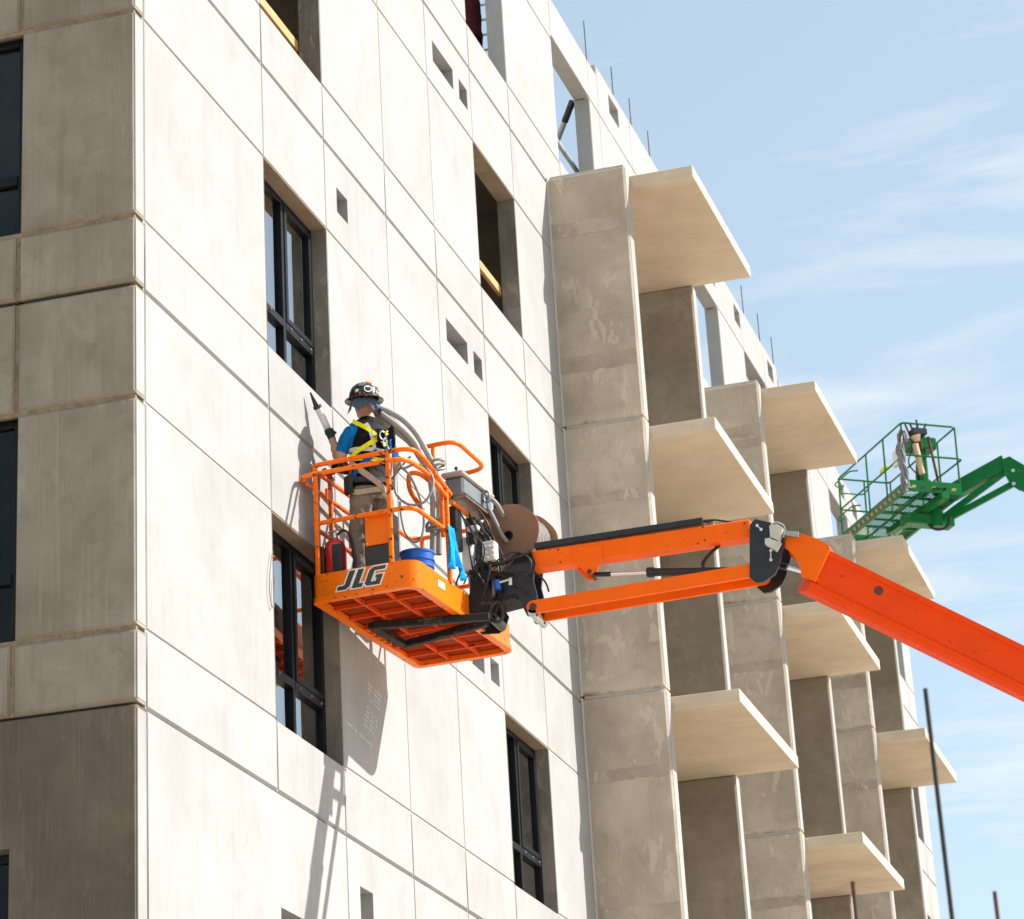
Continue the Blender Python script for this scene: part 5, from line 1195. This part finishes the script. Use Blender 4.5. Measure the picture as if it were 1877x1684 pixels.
gpart('knuckle_plate', gp([(1836, 842), (1850, 836), (1877, 852), (1900, 870), (1898, 905), (1868, 898), (1852, 888), (1842, 870)], 27.30, 0.03)); gpart('knuckle_plate', gp([(1836, 842), (1850, 836), (1877, 852), (1900, 870), (1898, 905), (1868, 898), (1852, 888), (1842, 870)], 27.62, 0.03))
for (x, y) in ((1857, 862), (1858, 886)):
    m = MB(True); q = PY_(x, y, 27.28); m.lathe(q, (0, 1, 0), [(0.012, 0), (0.03, 0), (0.034, 0.02)], 14); gpart('pivot_pin', m, 'steel')
m = MB(True); m.tube(spline([PY_(1700, 958, 27.3), PY_(1710, 968, 27.3), PY_(1725, 970, 27.3), PY_(1738, 962, 27.3), PY_(1740, 945, 27.3)], 6), 0.022, 8); gpart('hydraulic_hose', m, 'rubber')
gb0 = PY_(1885, 880, 27.5); gb1 = Vector((21.0, 33.0, 2.0))
m = MB(); m.beam(gb0, gb1, 0.26, 0.34, (0, 0, 1), 0.02); gpart('main_boom', m)
m = MB(); m.box((19.6, 31.9, 0.9), (22.6, 34.1, 2.1), 0.08); gpart('turntable', m)
m = MB(); m.box((19.2, 32.2, 0.4), (22.8, 33.8, 0.9), 0.05); gpart('chassis', m, 'black')
for sx in (-1.5, 1.5):
    for sy in (-1.25, 0.9):
        m = MB(True); m.lathe((21.0+sx, 33.0+sy, 0.5), (0, 1, 0), [(0.30, 0), (0.48, 0), (0.50, .04), (0.50, .3), (0.48, .34), (0.30, .34)], 24); gpart('wheel', m, 'rubber')
m = MB(True)
for i in range(6):
    rnd = random.Random(90+i); j = lambda s: rnd.uniform(-s, s)
    m.tube(spline([G(0.3+j(.1), 0.1+j(.1), 0.75+j(.1)), G(0.35+j(.15), 0.3+j(.1), 0.5+j(.1)), G(0.4+j(.15), 0.3+j(.1), 0.2+j(.1)), G(0.55+j(.1), -0.05, 0.02)], 5), 0.012, 6)
o = gpart('wiring', m, 'rubber'); o['kind'] = 'stuff'
m = MB(); m.frame(G(0.02, 0.32, 0.62), GX, GY, GZ, 0.03, 0.11, 0.13, 0.01); gpart('document_box', m, 'whiteplastic')
m = MB(); m.frame(G(0.30, 0.06, 0.98), GX, GY, GZ, 0.12, 0.09, 0.05, 0.01); gpart('tool_tray', m, 'black')
# things hung in the green basket
m = MB(True)
for i in range(14):
    rnd = random.Random(40+i); j = lambda s: rnd.uniform(-s, s)
    m.tube(spline([G(0.05+j(.03), 0.02+j(.05), 0.80+j(.04)), G(0.03+j(.03), 0.08+j(.10), 0.97+j(.05)), G(-0.03+j(.03), 0.10+j(.12), 0.75+j(.08)), G(-0.03+j(.03), 0.06+j(.12), 0.45+j(.08)), G(-0.02+j(.04), 0.02+j(.12), 0.15+j(.10)), G(-0.01+j(.05), 0.0+j(.08), -0.02+j(.06))], 5), 0.013, 7)
single('hose_bundle', m, M['cable'], 'tangled grey hoses hanging over the corner of the green basket', 'hoses')
m = MB(True); m.cyl(G(0.30, 0.05, 0.28), G(0.23, 0.06, 0.78), 0.050, 18); single('cardboard_tube', m, M['kraft'], 'pale cardboard tube standing in the corner of the green basket', 'tube')
m = MB(True)
for i in range(5):
    rnd = random.Random(70+i); m.cyl(G(0.25+rnd.uniform(-.06, .1), 0.06+rnd.uniform(-.05, .08), 0.70), G(0.25+rnd.uniform(-.14, .2), 0.05+rnd.uniform(-.05, .08), 1.08+rnd.uniform(0, .1)), 0.016, 8)
single('tool_bunch', m, M['rebar'], 'dark tools sticking up in the corner of the green basket', 'tools')
m = MB(True); m.cyl(G(0.58, 0.06, 0.10), G(0.46, 0.05, 0.92), 0.022, 12); single('pipe', m, M['rebar'], 'brown pipe leaning at the end of the green basket', 'pipe')
m = MB(True); m.lathe(G(0.27, 0.05, 0.82), (GZ*0.8-GX*0.2), [(0.045, 0), (0.08, .08), (0.085, .10)], 16); single('tool_holder', m, M['kraft'], 'tan cone shaped holder above the cardboard tube', 'holder')
